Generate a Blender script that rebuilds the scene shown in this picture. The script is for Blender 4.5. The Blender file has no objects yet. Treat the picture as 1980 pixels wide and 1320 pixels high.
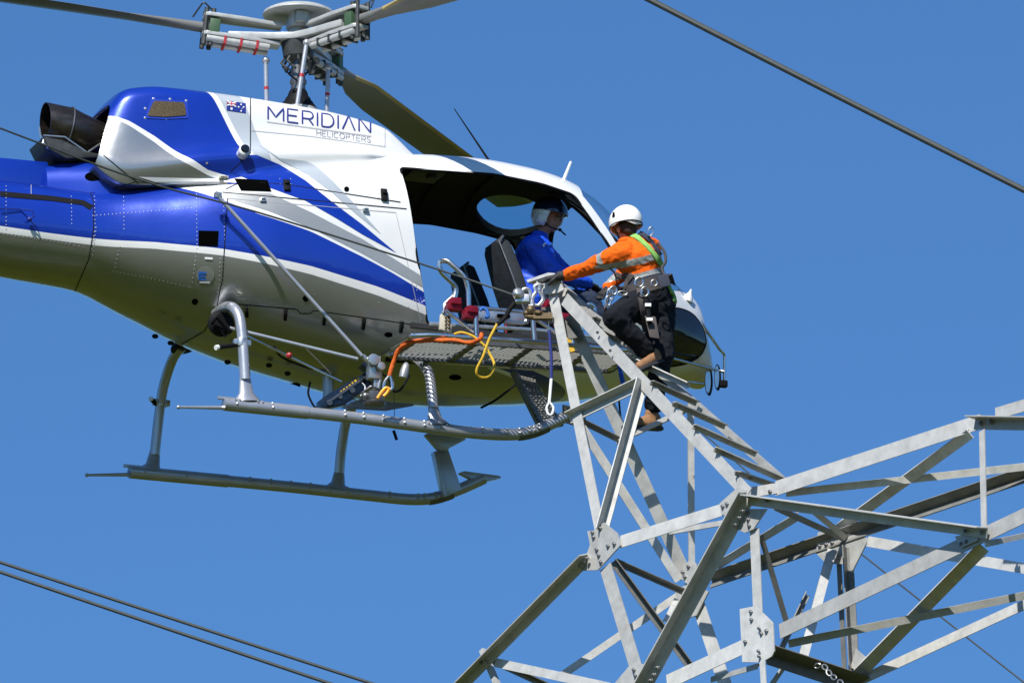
import bpy, bmesh, math, random
from mathutils import Vector, Matrix, noise
from mathutils.bvhtree import BVHTree
from mathutils.geometry import delaunay_2d_cdt
R = math.radians
rnd = random.Random(7)
sc = bpy.context.scene
col = sc.collection

# ------------------------------------------------------------------ camera
D0, SPX, ELEV = 80.0, 228.0, R(20.0)
cam_data = bpy.data.cameras.new("camera")
cam_data.sensor_width = 36.0
cam_data.lens = SPX * D0 * 36.0 / 1980.0
cam_data.clip_start, cam_data.clip_end = 1.0, 20000.0
cam = bpy.data.objects.new("camera", cam_data); col.objects.link(cam)
CAM = Vector((0, 0, 1.7))
cam.location = CAM
cam.rotation_euler = (R(90) + ELEV, 0, 0)
sc.camera = cam
VR, VU, VD = Vector((1, 0, 0)), Vector((0, -math.sin(ELEV), math.cos(ELEV))), Vector((0, math.cos(ELEV), math.sin(ELEV)))

# ------------------------------------------------------------------ world, sun, exposure
SUN_EL, SUN_AZ = R(44), R(-20)      # azimuth measured from the camera's back, minus = to the left
to_sun = Vector((math.sin(SUN_AZ) * math.cos(SUN_EL), -math.cos(SUN_AZ) * math.cos(SUN_EL), math.sin(SUN_EL)))
world = bpy.data.worlds.new("World"); sc.world = world; world.use_nodes = True
wn = world.node_tree.nodes; wl = world.node_tree.links
sky = wn.new('ShaderNodeTexSky'); sky.sky_type = 'NISHITA'; sky.sun_disc = False
sky.sun_elevation = SUN_EL
sky.sun_rotation = math.atan2(to_sun.x, to_sun.y)
sky.air_density = 1.0; sky.dust_density = 0.25; sky.ozone_density = 3.0; sky.altitude = 100
hs = wn.new('ShaderNodeMix'); hs.data_type = 'RGBA'; hs.blend_type = 'MULTIPLY'; hs.inputs[0].default_value = 1.0; hs.inputs[7].default_value = (0.58, 0.98, 1.36, 1)
wl.new(sky.outputs[0], hs.inputs[6]); wl.new(hs.outputs[2], wn['Background'].inputs[0]); wn['Background'].inputs[1].default_value = 0.073
sun_d = bpy.data.lights.new("sun", 'SUN'); sun_d.energy = 5.0; sun_d.angle = R(0.5); sun_d.color = (1.0, 0.965, 0.9)
sun = bpy.data.objects.new("sun", sun_d); col.objects.link(sun)
sun.rotation_euler = to_sun.to_track_quat('Z', 'Y').to_euler()
sc.view_settings.view_transform = 'Standard'; sc.view_settings.look = 'None'
sc.view_settings.exposure = 0.38; sc.view_settings.gamma = 1.0
sc.cycles.max_bounces = 8; sc.cycles.transparent_max_bounces = 12

# ------------------------------------------------------------------ pixel helpers (pixels of the 1980x1320 photo)
def ray(px, py):
    return (VD * (SPX * D0) + VR * (px - 990) + VU * (660 - py)).normalized()
def at_plane(px, py, p0, n):
    d = ray(px, py); t = (Vector(p0) - CAM).dot(n) / d.dot(n)
    return CAM + d * t
HO = CAM + (VD * (SPX * D0) + VR * (577 - 990) + VU * (660 - 871)) / SPX      # helicopter origin
HM = Matrix.Translation(HO) @ Matrix.Rotation(R(3.8), 4, 'X') @ Matrix.Rotation(R(21), 4, 'Z')
HI = HM.inverted()
YR = HO.y
def P(px, py, dy):                       # world point on the vertical plane at depth dy from the helicopter origin
    return at_plane(px, py, (0, YR + dy, 0), Vector((0, 1, 0)))
def lray(px, py):
    o = HI @ CAM; return o, (HI.to_3x3() @ ray(px, py)).normalized()
def H(px, py, x=None, y=None, z=None):   # helicopter-local point
    o, d = lray(px, py)
    if x is not None: t = (x - o.x) / d.x
    elif y is not None: t = (y - o.y) / d.y
    else: t = (z - o.z) / d.z
    return o + d * t
def proj(p):                             # world -> photo pixel
    v = Vector(p) - CAM; k = SPX * D0 / v.dot(VD)
    return (990 + v.dot(VR) * k, 660 - v.dot(VU) * k)
def hproj(p): return proj(HM @ Vector(p))

# ------------------------------------------------------------------ materials
def mat(name, colr, rough=0.5, metal=0.0, coat=0.0, bump=0.0, bscale=20.0, var=0.0, vscale=6.0, trans=0.0, ior=1.45, spec=0.5, stretch=None):
    m = bpy.data.materials.new(name); m.use_nodes = True
    nt = m.node_tree; N = nt.nodes; L = nt.links; b = N['Principled BSDF']
    b.inputs['Base Color'].default_value = (*colr, 1); b.inputs['Roughness'].default_value = rough
    b.inputs['Metallic'].default_value = metal; b.inputs['Coat Weight'].default_value = coat
    b.inputs['Coat Roughness'].default_value = 0.04
    b.inputs['Transmission Weight'].default_value = trans; b.inputs['IOR'].default_value = ior
    b.inputs['Specular IOR Level'].default_value = spec
    if var or bump:
        tc = N.new('ShaderNodeTexCoord'); mp = N.new('ShaderNodeMapping'); L.new(tc.outputs['Object'], mp.inputs[0])
        if stretch: mp.inputs['Scale'].default_value = stretch
    if var:
        nz = N.new('ShaderNodeTexNoise'); nz.inputs['Scale'].default_value = vscale; nz.inputs['Detail'].default_value = 6
        nz.inputs['Roughness'].default_value = 0.65
        L.new(mp.outputs[0], nz.inputs['Vector'])
        mr = N.new('ShaderNodeMapRange'); mr.inputs[1].default_value = 0.3; mr.inputs[2].default_value = 0.7
        mr.inputs[3].default_value = 1 - var; mr.inputs[4].default_value = 1 + var
        L.new(nz.outputs[0], mr.inputs[0])
        mx = N.new('ShaderNodeMix'); mx.data_type = 'RGBA'; mx.blend_type = 'MULTIPLY'; mx.inputs[0].default_value = 1
        mx.inputs[6].default_value = (*colr, 1); L.new(mr.outputs[0], mx.inputs[7]); L.new(mx.outputs[2], b.inputs['Base Color'])
        mr2 = N.new('ShaderNodeMapRange'); mr2.inputs[3].default_value = max(0.02, rough - 0.08); mr2.inputs[4].default_value = min(1, rough + 0.1)
        L.new(nz.outputs[0], mr2.inputs[0]); L.new(mr2.outputs[0], b.inputs['Roughness'])
    if bump:
        nb = N.new('ShaderNodeTexNoise'); nb.inputs['Scale'].default_value = bscale; nb.inputs['Detail'].default_value = 4
        L.new(mp.outputs[0], nb.inputs['Vector'])
        bp = N.new('ShaderNodeBump'); bp.inputs['Strength'].default_value = bump; bp.inputs['Distance'].default_value = 0.01
        L.new(nb.outputs[0], bp.inputs['Height']); L.new(bp.outputs[0], b.inputs['Normal'])
        if coat: L.new(bp.outputs[0], b.inputs['Coat Normal'])
    return m
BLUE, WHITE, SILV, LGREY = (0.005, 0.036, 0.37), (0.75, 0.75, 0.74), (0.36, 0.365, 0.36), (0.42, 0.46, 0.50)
M = {}
M['white'] = mat('white_paint', WHITE, 0.25, 0, 0.6, var=0.03, vscale=1.5)
M['blue'] = mat('blue_paint', BLUE, 0.28, 0.25, 0.8, var=0.06, vscale=1.2)
M['silver'] = mat('silver_paint', SILV, 0.33, 0.35, 0.5, var=0.05, vscale=2)
M['lgrey'] = mat('grey_stripe_paint', LGREY, 0.3, 0.1, 0.6, var=0.03)
M['black'] = mat('black_rubber', (0.008, 0.008, 0.009), 0.6, spec=0.15)
M['seam'] = mat('panel_seam', (0.012, 0.012, 0.014), 0.8, spec=0.1)
M['dark'] = mat('dark_opening', (0.002, 0.002, 0.002), 1.0, spec=0.0)
M['trim'] = mat('cabin_lining', (0.022, 0.022, 0.024), 0.85, bump=0.3, bscale=30, var=0.2)
M['seatf'] = mat('seat_fabric', (0.016, 0.020, 0.026), 0.8, bump=0.5, bscale=18, var=0.25)
M['tube'] = mat('silver_gear_paint', (0.42, 0.43, 0.46), 0.32, 0.55, 0.3, var=0.08, vscale=8)
M['slat'] = mat('satin_steel', (0.36, 0.36, 0.34), 0.5, 0.3)
M['steel'] = mat('polished_steel', (0.62, 0.6, 0.58), 0.22, 1.0, var=0.08, vscale=12)
M['dsteel'] = mat('dark_steel', (0.16, 0.16, 0.165), 0.4, 0.8, var=0.2, vscale=15)
M['galv'] = mat('galvanised_steel', (0.52, 0.515, 0.495), 0.5, 0.22, bump=0.12, bscale=60, var=0.16, vscale=9, spec=0.2)
M['bolt'] = mat('bolt_steel', (0.30, 0.30, 0.30), 0.4, 0.8)
M['alum'] = mat('brushed_aluminium', (0.55, 0.55, 0.54), 0.35, 0.9, var=0.1, vscale=14)
M['redclamp'] = mat('red_anodised', (0.28, 0.012, 0.03), 0.35, 0.5)
M['exh'] = mat('heat_stained_steel', (0.085, 0.070, 0.062), 0.36, 0.9, var=0.45, vscale=5, stretch=(1, 3, 3))
M['bladeg'] = mat('blade_grey', (0.17, 0.17, 0.16), 0.45, 0.0, 0.1, var=0.12, vscale=3)
M['tan'] = mat('blade_edge_tan', (0.42, 0.32, 0.13), 0.5, var=0.1)
M['hub'] = mat('rotor_hub_paint', (0.40, 0.41, 0.40), 0.4, 0.1, 0.2, var=0.15, vscale=12)
M['hubd'] = mat('rotor_hub_dark', (0.05, 0.055, 0.055), 0.5, 0.3, var=0.3, vscale=15)
M['green'] = mat('green_primer', (0.05, 0.10, 0.05), 0.5)
M['red'] = mat('red_mark', (0.35, 0.02, 0.03), 0.5)
M['yellow'] = mat('yellow_strop', (0.58, 0.36, 0.02), 0.7, bump=0.4, bscale=80)
M['orange_rope'] = mat('orange_sleeve', (0.62, 0.11, 0.01), 0.75, bump=0.6, bscale=60, var=0.15, vscale=20)
M['orange'] = mat('orange_drill', (0.80, 0.12, 0.006), 0.85, bump=0.25, bscale=40, var=0.06, spec=0.2)
M['reflect'] = mat('reflective_tape', (0.36, 0.37, 0.35), 0.4, 0.2)
M['navy'] = mat('black_work_trouser', (0.010, 0.011, 0.015), 0.9, bump=0.3, bscale=30, var=0.2, spec=0.2)
M['web'] = mat('harness_webbing', (0.075, 0.062, 0.06), 0.8, var=0.2, bump=0.3, bscale=90)
M['padding'] = mat('harness_padding', (0.03, 0.035, 0.055), 0.85, var=0.2)
M['lime'] = mat('lime_webbing', (0.22, 0.45, 0.10), 0.75)
M['helmet'] = mat('white_helmet_shell', (0.80, 0.79, 0.75), 0.3, 0, 0.3)
M['skin'] = mat('skin', (0.42, 0.19, 0.12), 0.5, var=0.08)
M['hair'] = mat('dark_hair', (0.03, 0.018, 0.012), 0.7)
M['boot'] = mat('tan_leather', (0.27, 0.135, 0.06), 0.7, var=0.15, vscale=20)
M['sole'] = mat('boot_sole', (0.03, 0.03, 0.03), 0.7)
M['glove'] = mat('black_glove', (0.02, 0.02, 0.022), 0.7, var=0.2)
M['jacket'] = mat('blue_jacket', (0.012, 0.075, 0.62), 0.5, bump=0.3, bscale=14, spec=0.4)
M['jean'] = mat('navy_trousers', (0.012, 0.022, 0.05), 0.85, var=0.15)
M['visor'] = mat('dark_visor', (0.008, 0.015, 0.035), 0.12, 0, 0.8)
M['smoke'] = mat('smoked_glass', (0.008, 0.010, 0.013), 0.05, 0, 0.5)
M['winch'] = mat('dark_blue_beam', (0.004, 0.012, 0.032), 0.35, 0.2, 0.4, var=0.2)
M['text'] = mat('lettering_blue', (0.03, 0.035, 0.22), 0.4)
M['textg'] = mat('lettering_grey', (0.22, 0.22, 0.27), 0.4)
M['decal_white'] = mat('decal_white', (0.8, 0.8, 0.8), 0.4)
M['decal_red'] = mat('decal_red', (0.5, 0.02, 0.05), 0.4)
M['decal_blue'] = mat('decal_navy', (0.015, 0.03, 0.22), 0.4)
M['decal_sky'] = mat('decal_mid_blue', (0.02, 0.12, 0.45), 0.4)
M['cable'] = mat('weathered_cable', (0.052, 0.060, 0.060), 0.6, 0.3, var=0.2, vscale=30)
M['gold'] = mat('intake_mesh', (0.12, 0.085, 0.045), 0.5, 0.6, var=0.4, vscale=60)
M['navyrope'] = mat('navy_lanyard', (0.015, 0.025, 0.16), 0.7)
M['bluerope'] = mat('blue_lanyard', (0.02, 0.1, 0.5), 0.7)
M['beige'] = mat('beige_plastic', (0.55, 0.52, 0.42), 0.5)
M['bronze'] = mat('orange_hook', (0.8, 0.33, 0.03), 0.4, 0.3)
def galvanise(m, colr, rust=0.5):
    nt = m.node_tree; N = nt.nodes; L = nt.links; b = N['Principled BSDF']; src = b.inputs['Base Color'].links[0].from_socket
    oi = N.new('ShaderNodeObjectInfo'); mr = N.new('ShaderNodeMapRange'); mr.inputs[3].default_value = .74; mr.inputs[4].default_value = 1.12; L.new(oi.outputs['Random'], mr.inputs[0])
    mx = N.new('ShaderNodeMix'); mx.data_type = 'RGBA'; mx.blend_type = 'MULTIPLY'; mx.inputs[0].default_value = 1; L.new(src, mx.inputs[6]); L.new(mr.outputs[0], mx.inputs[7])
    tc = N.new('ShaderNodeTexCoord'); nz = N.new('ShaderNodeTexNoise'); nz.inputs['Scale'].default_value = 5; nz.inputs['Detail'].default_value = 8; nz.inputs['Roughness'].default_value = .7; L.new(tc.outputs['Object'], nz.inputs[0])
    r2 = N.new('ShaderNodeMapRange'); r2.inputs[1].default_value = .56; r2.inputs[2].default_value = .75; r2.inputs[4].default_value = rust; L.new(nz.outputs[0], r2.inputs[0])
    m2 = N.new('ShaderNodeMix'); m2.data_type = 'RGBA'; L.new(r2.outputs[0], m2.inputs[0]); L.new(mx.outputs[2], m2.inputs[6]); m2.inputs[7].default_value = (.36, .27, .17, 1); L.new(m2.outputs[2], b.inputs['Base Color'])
galvanise(M['galv'], None, .35)
def glass_mat(name, tint, a):
    m = bpy.data.materials.new(name); m.use_nodes = True; nt = m.node_tree; nt.nodes.remove(nt.nodes['Principled BSDF'])
    o = nt.nodes['Material Output']; t = nt.nodes.new('ShaderNodeBsdfTransparent'); t.inputs[0].default_value = (*tint, 1)
    g = nt.nodes.new('ShaderNodeBsdfGlossy'); g.inputs['Roughness'].default_value = 0.02
    lw = nt.nodes.new('ShaderNodeLayerWeight'); lw.inputs[0].default_value = 0.5
    fr = nt.nodes.new('ShaderNodeMapRange'); fr.inputs[1].default_value = 0.55; fr.inputs[2].default_value = 1.0; fr.inputs[3].default_value = 0.03; fr.inputs[4].default_value = 0.35; nt.links.new(lw.outputs['Facing'], fr.inputs[0])
    mx = nt.nodes.new('ShaderNodeMixShader'); nt.links.new(fr.outputs[0], mx.inputs[0])
    nt.links.new(t.outputs[0], mx.inputs[1]); nt.links.new(g.outputs[0], mx.inputs[2]); nt.links.new(mx.outputs[0], o.inputs[0])
    return m
M['eyewhite'] = mat('eye_white', (0.3, 0.28, 0.26), 0.4)
M['glass'] = glass_mat('clear_acrylic', (0.93, 0.96, 0.97), 0)
M['tint'] = glass_mat('tinted_acrylic', (0.50, 0.72, 0.80), 0)

# ------------------------------------------------------------------ mesh builder
class MB:
    def __init__(s): s.v = []; s.f = []; s.mi = []
    def add(s, vs, fs, mi=0):
        k = len(s.v); s.v += [Vector(v) for v in vs]; s.f += [tuple(i + k for i in f) for f in fs]; s.mi += [mi] * len(fs); return s
    def box(s, c, d, X=None, Y=None, Z=None, mi=0):      # centre, full dims, axes
        X = Vector(X or (1, 0, 0)); Y = Vector(Y or (0, 1, 0)); Z = Vector(Z or (0, 0, 1)); c = Vector(c)
        vs = [c + X * (d[0] / 2 * a) + Y * (d[1] / 2 * b) + Z * (d[2] / 2 * e) for e in (-1, 1) for b in (-1, 1) for a in (-1, 1)]
        return s.add(vs, [(0, 2, 3, 1), (4, 5, 7, 6), (0, 1, 5, 4), (2, 6, 7, 3), (0, 4, 6, 2), (1, 3, 7, 5)], mi)
    def bar(s, a, b, w, t, up=(0, 0, 1), mi=0):          # box along a->b, w across, t along up
        a, b = Vector(a), Vector(b); X = (b - a); L = X.length; X.normalize(); Z = Vector(up); Z = (Z - X * Z.dot(X)).normalized(); Y = Z.cross(X)
        return s.box((a + b) / 2, (L, w, t), X, Y, Z, mi)
    def tube(s, pts, r, n=12, cap=True, mi=0, flat=1.0, up=None):
        pts = [Vector(p) for p in pts]; m = len(pts); rs = r if isinstance(r, (list, tuple)) else [r] * m
        rings = []; prev = None
        for i, p in enumerate(pts):
            t = (pts[min(i + 1, m - 1)] - pts[max(i - 1, 0)]).normalized()
            if prev is None:
                a = Vector(up) if up else (Vector((0, 0, 1)) if abs(t.z) < 0.9 else Vector((1, 0, 0)))
            else: a = prev
            a = (a - t * a.dot(t)).normalized(); prev = a; b = t.cross(a)
            rings.append([p + (a * math.cos(q) + b * math.sin(q) * flat) * rs[i] for q in [2 * math.pi * k / n for k in range(n)]])
        vs = [v for g in rings for v in g]; fs = []
        for i in range(m - 1):
            for k in range(n):
                fs.append((i * n + k, i * n + (k + 1) % n, (i + 1) * n + (k + 1) % n, (i + 1) * n + k))
        if cap: fs.append(tuple(range(n - 1, -1, -1))); fs.append(tuple((m - 1) * n + k for k in range(n)))
        return s.add(vs, fs, mi)
    def lathe(s, a, axis, prof, n=24, mi=0, cap=True):   # prof: list (dist, radius)
        ax = Vector(axis).normalized(); return s.tube([Vector(a) + ax * d for d, r in prof], [r for d, r in prof], n, cap, mi)
    def plate(s, pts, t, nrm, mi=0):                      # planar polygon extruded t along nrm
        nrm = Vector(nrm).normalized(); n = len(pts); P_ = [Vector(p) for p in pts]
        vs = P_ + [p + nrm * t for p in P_]
        fs = [tuple(range(n - 1, -1, -1)), tuple(range(n, 2 * n))] + [(i, (i + 1) % n, n + (i + 1) % n, n + i) for i in range(n)]
        return s.add(vs, fs, mi)
    def ball(s, c, r, n=12, mi=0, sx=1, sy=1, sz=1, rot=None):
        c = Vector(c); vs = []; fs = []; m = n // 2
        for i in range(m + 1):
            th = math.pi * i / m
            for k in range(n):
                q = 2 * math.pi * k / n; v = Vector((math.sin(th) * math.cos(q) * sx, math.sin(th) * math.sin(q) * sy, math.cos(th) * sz)) * r
                vs.append(c + (rot @ v if rot else v))
        for i in range(m):
            for k in range(n): fs.append((i * n + k, i * n + (k + 1) % n, (i + 1) * n + (k + 1) % n, (i + 1) * n + k))
        return s.add(vs, fs, mi)
    def build(s, name, mats, parent=None, smooth=True, ang=35, bevel=0, split=False):
        if split:                                        # one object for every separate piece
            root = list(range(len(s.v)))
            def find(a):
                while root[a] != a: root[a] = root[root[a]]; a = root[a]
                return a
            for f in s.f:
                for i in f[1:]: root[find(i)] = find(f[0])
            comp = {}
            for f, m_ in zip(s.f, s.mi): comp.setdefault(find(f[0]), []).append((f, m_))
            out = []
            for fs in comp.values():
                ids = sorted({i for f, _ in fs for i in f}); mp = {a: b for b, a in enumerate(ids)}; q = MB(); q.v = [s.v[i] for i in ids]
                q.f = [tuple(mp[i] for i in f) for f, _ in fs]; q.mi = [m_ for _, m_ in fs]; out.append(q.build(name, mats, parent, smooth, ang, bevel))
            return out[0]
        me = bpy.data.meshes.new(name); me.from_pydata([tuple(v) for v in s.v], [], s.f)
        if not isinstance(mats, (list, tuple)): mats = [mats]
        for m in mats: me.materials.append(m)
        me.polygons.foreach_set('material_index', s.mi)
        bm = bmesh.new(); bm.from_mesh(me); bmesh.ops.remove_doubles(bm, verts=bm.verts, dist=1e-6)
        bmesh.ops.recalc_face_normals(bm, faces=bm.faces)
        if bevel: bmesh.ops.bevel(bm, geom=[e for e in bm.edges if e.is_manifold and e.calc_face_angle(0) > 0.6], offset=bevel, segments=2, affect='EDGES', profile=0.6)
        bm.to_mesh(me); bm.free()
        return link(name, me, parent, smooth, ang)
def link(name, me, parent=None, smooth=True, ang=35):
    o = bpy.data.objects.new(name, me); col.objects.link(o)
    if parent: o.parent = parent
    if smooth:
        me.polygons.foreach_set('use_smooth', [True] * len(me.polygons))
        if ang < 170: me.set_sharp_from_angle(angle=R(ang))
    me.update(); return o
def empty(name, loc=(0, 0, 0), mw=None):
    o = bpy.data.objects.new(name, None); col.objects.link(o); o.empty_display_size = 0.2
    if mw is not None: o.matrix_world = mw
    else: o.location = loc
    return o
def tag(o, label=None, cat=None, group=None, kind=None):
    if label: o['label'] = label
    if cat: o['category'] = cat
    if group: o['group'] = group
    if kind: o['kind'] = kind
    return o
def smoothpts(pts, n=8):                   # Catmull-Rom
    pts = [Vector(p) for p in pts]; out = []
    for i in range(len(pts) - 1):
        p0 = pts[max(i - 1, 0)]; p1 = pts[i]; p2 = pts[i + 1]; p3 = pts[min(i + 2, len(pts) - 1)]
        for k in range(n):
            t = k / n; out.append(0.5 * ((2 * p1) + (p2 - p0) * t + (2 * p0 - 5 * p1 + 4 * p2 - p3) * t * t + (3 * p1 - p0 - 3 * p2 + p3) * t ** 3))
    out.append(pts[-1]); return out
def fillet(pts, r, n=5):                   # polyline with rounded corners
    pts = [Vector(p) for p in pts]; out = [pts[0]]
    for i in range(1, len(pts) - 1):
        a = pts[i] + (pts[i - 1] - pts[i]).normalized() * min(r, (pts[i - 1] - pts[i]).length * 0.45)
        b = pts[i] + (pts[i + 1] - pts[i]).normalized() * min(r, (pts[i + 1] - pts[i]).length * 0.45)
        for k in range(n + 1):
            t = k / n; out.append(a * (1 - t) ** 2 + pts[i] * 2 * t * (1 - t) + b * t * t)
    out.append(pts[-1]); return out
def interp(tab, x):                        # smooth interpolation through (x, y) rows
    xs = [t[0] for t in tab]; ys = [t[1] for t in tab]; n = len(xs)
    if x <= xs[0]: return ys[0]
    if x >= xs[-1]: return ys[-1]
    i = max(j for j in range(n) if xs[j] <= x); i = min(i, n - 2)
    def m(j):
        if j == 0: return (ys[1] - ys[0]) / (xs[1] - xs[0])
        if j == n - 1: return (ys[-1] - ys[-2]) / (xs[-1] - xs[-2])
        a = (ys[j] - ys[j - 1]) / (xs[j] - xs[j - 1]); b = (ys[j + 1] - ys[j]) / (xs[j + 1] - xs[j])
        return 0 if a * b <= 0 else 2 * a * b / (a + b)
    h = xs[i + 1] - xs[i]; t = (x - xs[i]) / h
    return (2 * t**3 - 3 * t**2 + 1) * ys[i] + (t**3 - 2 * t**2 + t) * h * m(i) + (-2 * t**3 + 3 * t**2) * ys[i + 1] + (t**3 - t**2) * h * m(i + 1)
# ------------------------------------------------------------------ ground
def ground():
    m = bpy.data.materials.new('paddock_grass'); m.use_nodes = True; nt = m.node_tree; N = nt.nodes; L = nt.links
    b = N['Principled BSDF']; b.inputs['Roughness'].default_value = 0.95; b.inputs['Specular IOR Level'].default_value = 0.1
    tc = N.new('ShaderNodeTexCoord')
    n1 = N.new('ShaderNodeTexNoise'); n1.inputs['Scale'].default_value = 0.06; n1.inputs['Detail'].default_value = 8; L.new(tc.outputs['Object'], n1.inputs[0])
    rp = N.new('ShaderNodeValToRGB'); L.new(n1.outputs[0], rp.inputs[0])
    rp.color_ramp.elements[0].position = 0.35; rp.color_ramp.elements[0].color = (0.038, 0.046, 0.003, 1)
    rp.color_ramp.elements[1].position = 0.7; rp.color_ramp.elements[1].color = (0.070, 0.076, 0.005, 1)
    L.new(rp.outputs[0], b.inputs['Base Color'])
    g = MB(); S = 6000; n = 12
    g.add([(-S, -S, 0), (S, -S, 0), (S, S, 0), (-S, S, 0)], [(0, 1, 2, 3)])
    tag(g.build('ground', m, smooth=False), kind='structure')
ground()
def added_hills():                                        # unseen wooded ring, added to cut bright sky low on the horizon
    g = MB(); n = 96; rings = [(380, 0), (460, 18), (560, 40), (700, 62), (900, 80), (1300, 60), (1700, 0)]; vs = []
    for r, h in rings:
        for k in range(n):
            q = 2 * math.pi * k / n; f = .7 + .5 * noise.noise(Vector((math.cos(q) * 2.2, math.sin(q) * 2.2, r * .002))) + .12 * noise.noise(Vector((math.cos(q) * 14, math.sin(q) * 14, r * .01)))
            vs.append((r * math.cos(q), r * math.sin(q), h * f - (1 if h == 0 else 0)))
    m = len(rings); g.add(vs, [(i * n + k, i * n + (k + 1) % n, (i + 1) * n + (k + 1) % n, (i + 1) * n + k) for i in range(m - 1) for k in range(n)])
    tag(g.build('added_hills', mat('added_hillside', (0.018, 0.026, 0.007), .95, var=.5, vscale=.05, spec=.1)), kind='structure')
added_hills()

# ------------------------------------------------------------------ helicopter hull
heli = empty('helicopter', mw=HM)
tag(heli, 'blue, white and silver utility helicopter hovering beside the tower with its side doors off', 'helicopter')

# x, half width, upper exponent, lower exponent, zc fraction, zt, zb   (zt/zb refined against the silhouette)
ST = [(-7.5, .14, 2.2, 2.2, .5, 2.02, 1.74), (-6, .2, 2.2, 2.2, .5, 2.04, 1.62), (-4.5, .28, 2.3, 2.2, .5, 2.05, 1.48),
      (-3.4, .35, 2.3, 2.2, .5, 2.06, 1.36), (-2.6, .41, 2.4, 2.2, .5, 2.06, 1.27), (-2.0, .47, 2.5, 2.2, .52, 2.05, 1.20), (-1.5, .62, 2.7, 2.2, .52, 2.12, 1.05),
      (-1.0, .80, 2.8, 2.3, .52, 2.24, .88), (-.5, .91, 2.9, 2.4, .5, 2.38, .74), (0, .935, 3.0, 2.5, .48, 2.50, .66), (.5, .94, 3.2, 2.6, .46, 2.58, .60),
      (1.0, .94, 3.2, 2.6, .45, 2.53, .57), (1.5, .93, 3.1, 2.5, .44, 2.53, .56), (1.9, .92, 3.0, 2.4, .44, 2.50, .56), (2.2, .90, 2.8, 2.4, .43, 2.40, .57),
      (2.5, .86, 2.6, 2.3, .42, 2.20, .60), (2.8, .79, 2.5, 2.2, .42, 1.95, .64), (3.1, .69, 2.4, 2.1, .42, 1.72, .69), (3.35, .56, 2.3, 2.1, .42, 1.52, .75),
      (3.55, .42, 2.2, 2.0, .42, 1.36, .83), (3.7, .25, 2.1, 2.0, .42, 1.22, .93), (3.76, .10, 2.0, 2.0, .42, 1.12, 1.01)]
ST = [list(s) for s in ST]
def sgnp(v, e): return math.copysign(abs(v) ** e, v)
def section(p, n=72, shrink=0.0):
    x, w, nu, nl, fc, zt, zb = p; w -= shrink; zt -= shrink; zb += shrink; zc = zb + (zt - zb) * fc; out = []
    for k in range(n):
        q = 2 * math.pi * (k + .5) / n; c, s = math.cos(q), math.sin(q)
        e = 2 / (nu if s > 0 else nl); h = (zt - zc) if s > 0 else (zc - zb)
        out.append(Vector((x, w * sgnp(c, e), zc + h * sgnp(s, e))))
    return out
def poly_y(tab, x):
    if x <= tab[0][0]: i = 0
    elif x >= tab[-1][0]: i = len(tab) - 2
    else: i = max(j for j in range(len(tab) - 1) if tab[j][0] <= x)
    a, b = tab[i], tab[i + 1]; return a[1] + (b[1] - a[1]) * (x - a[0]) / (b[0] - a[0])
SIL_BOT = [(-100, 514), (0, 537), (100, 553), (150, 566), (200, 590), (280, 635), (330, 658), (400, 690), (480, 717), (560, 740), (610, 757), (700, 776), (790, 788), (900, 788), (1000, 785), (1100, 779), (1200, 766), (1270, 752), (1340, 736), (1370, 722), (1392, 702)]
SIL_TOP = [(-100, 340), (0, 347), (175, 371), (265, 356)]
SIL_TOP2 = [(800, 297), (880, 302), (950, 309), (1030, 326), (1100, 349), (1128, 366), (1160, 398), (1200, 440), (1250, 495), (1312, 558), (1350, 592), (1378, 632), (1396, 672)]
if True:
    for it in range(8):
        for s in ST:
            ring = [hproj(v) for v in section(s, 48)]
            lo = max(ring, key=lambda q: q[1]); hi = min(ring, key=lambda q: q[1])
            if -3.4 <= s[0] <= 3.56: s[6] += 0.7 * (lo[1] - poly_y(SIL_BOT, lo[0])) / 219
            if -3.4 <= s[0] <= -1.6: s[5] += 0.7 * (hi[1] - poly_y(SIL_TOP, hi[0])) / 219
            if .9 <= s[0] <= 3.56: s[5] += 0.7 * (hi[1] - poly_y(SIL_TOP2, hi[0])) / 219
def station(x):
    return [x] + [interp([(s[0], s[k]) for s in ST], x) for k in range(1, 7)]
def loft(stations, shrink=0, n=72):
    vs = []; fs = []; m = len(stations)
    for s in stations: vs += section(s, n, shrink)
    for i in range(m - 1):
        for k in range(n): fs.append((i * n + k, (i + 1) * n + k, (i + 1) * n + (k + 1) % n, i * n + (k + 1) % n))
    fs.append(tuple(range(n))); fs.append(tuple((m - 1) * n + k for k in range(n - 1, -1, -1)))
    return vs, fs
xsA = [-7.5 + i * .12 for i in range(46)] + [-2.0 + i * .05 for i in range(104)] + [3.2 + i * .03 for i in range(18)] + [3.73, 3.75, 3.76]
vA, fA = loft([station(x) for x in xsA])
bvhA = BVHTree.FromPolygons(vA, fA)

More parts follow.
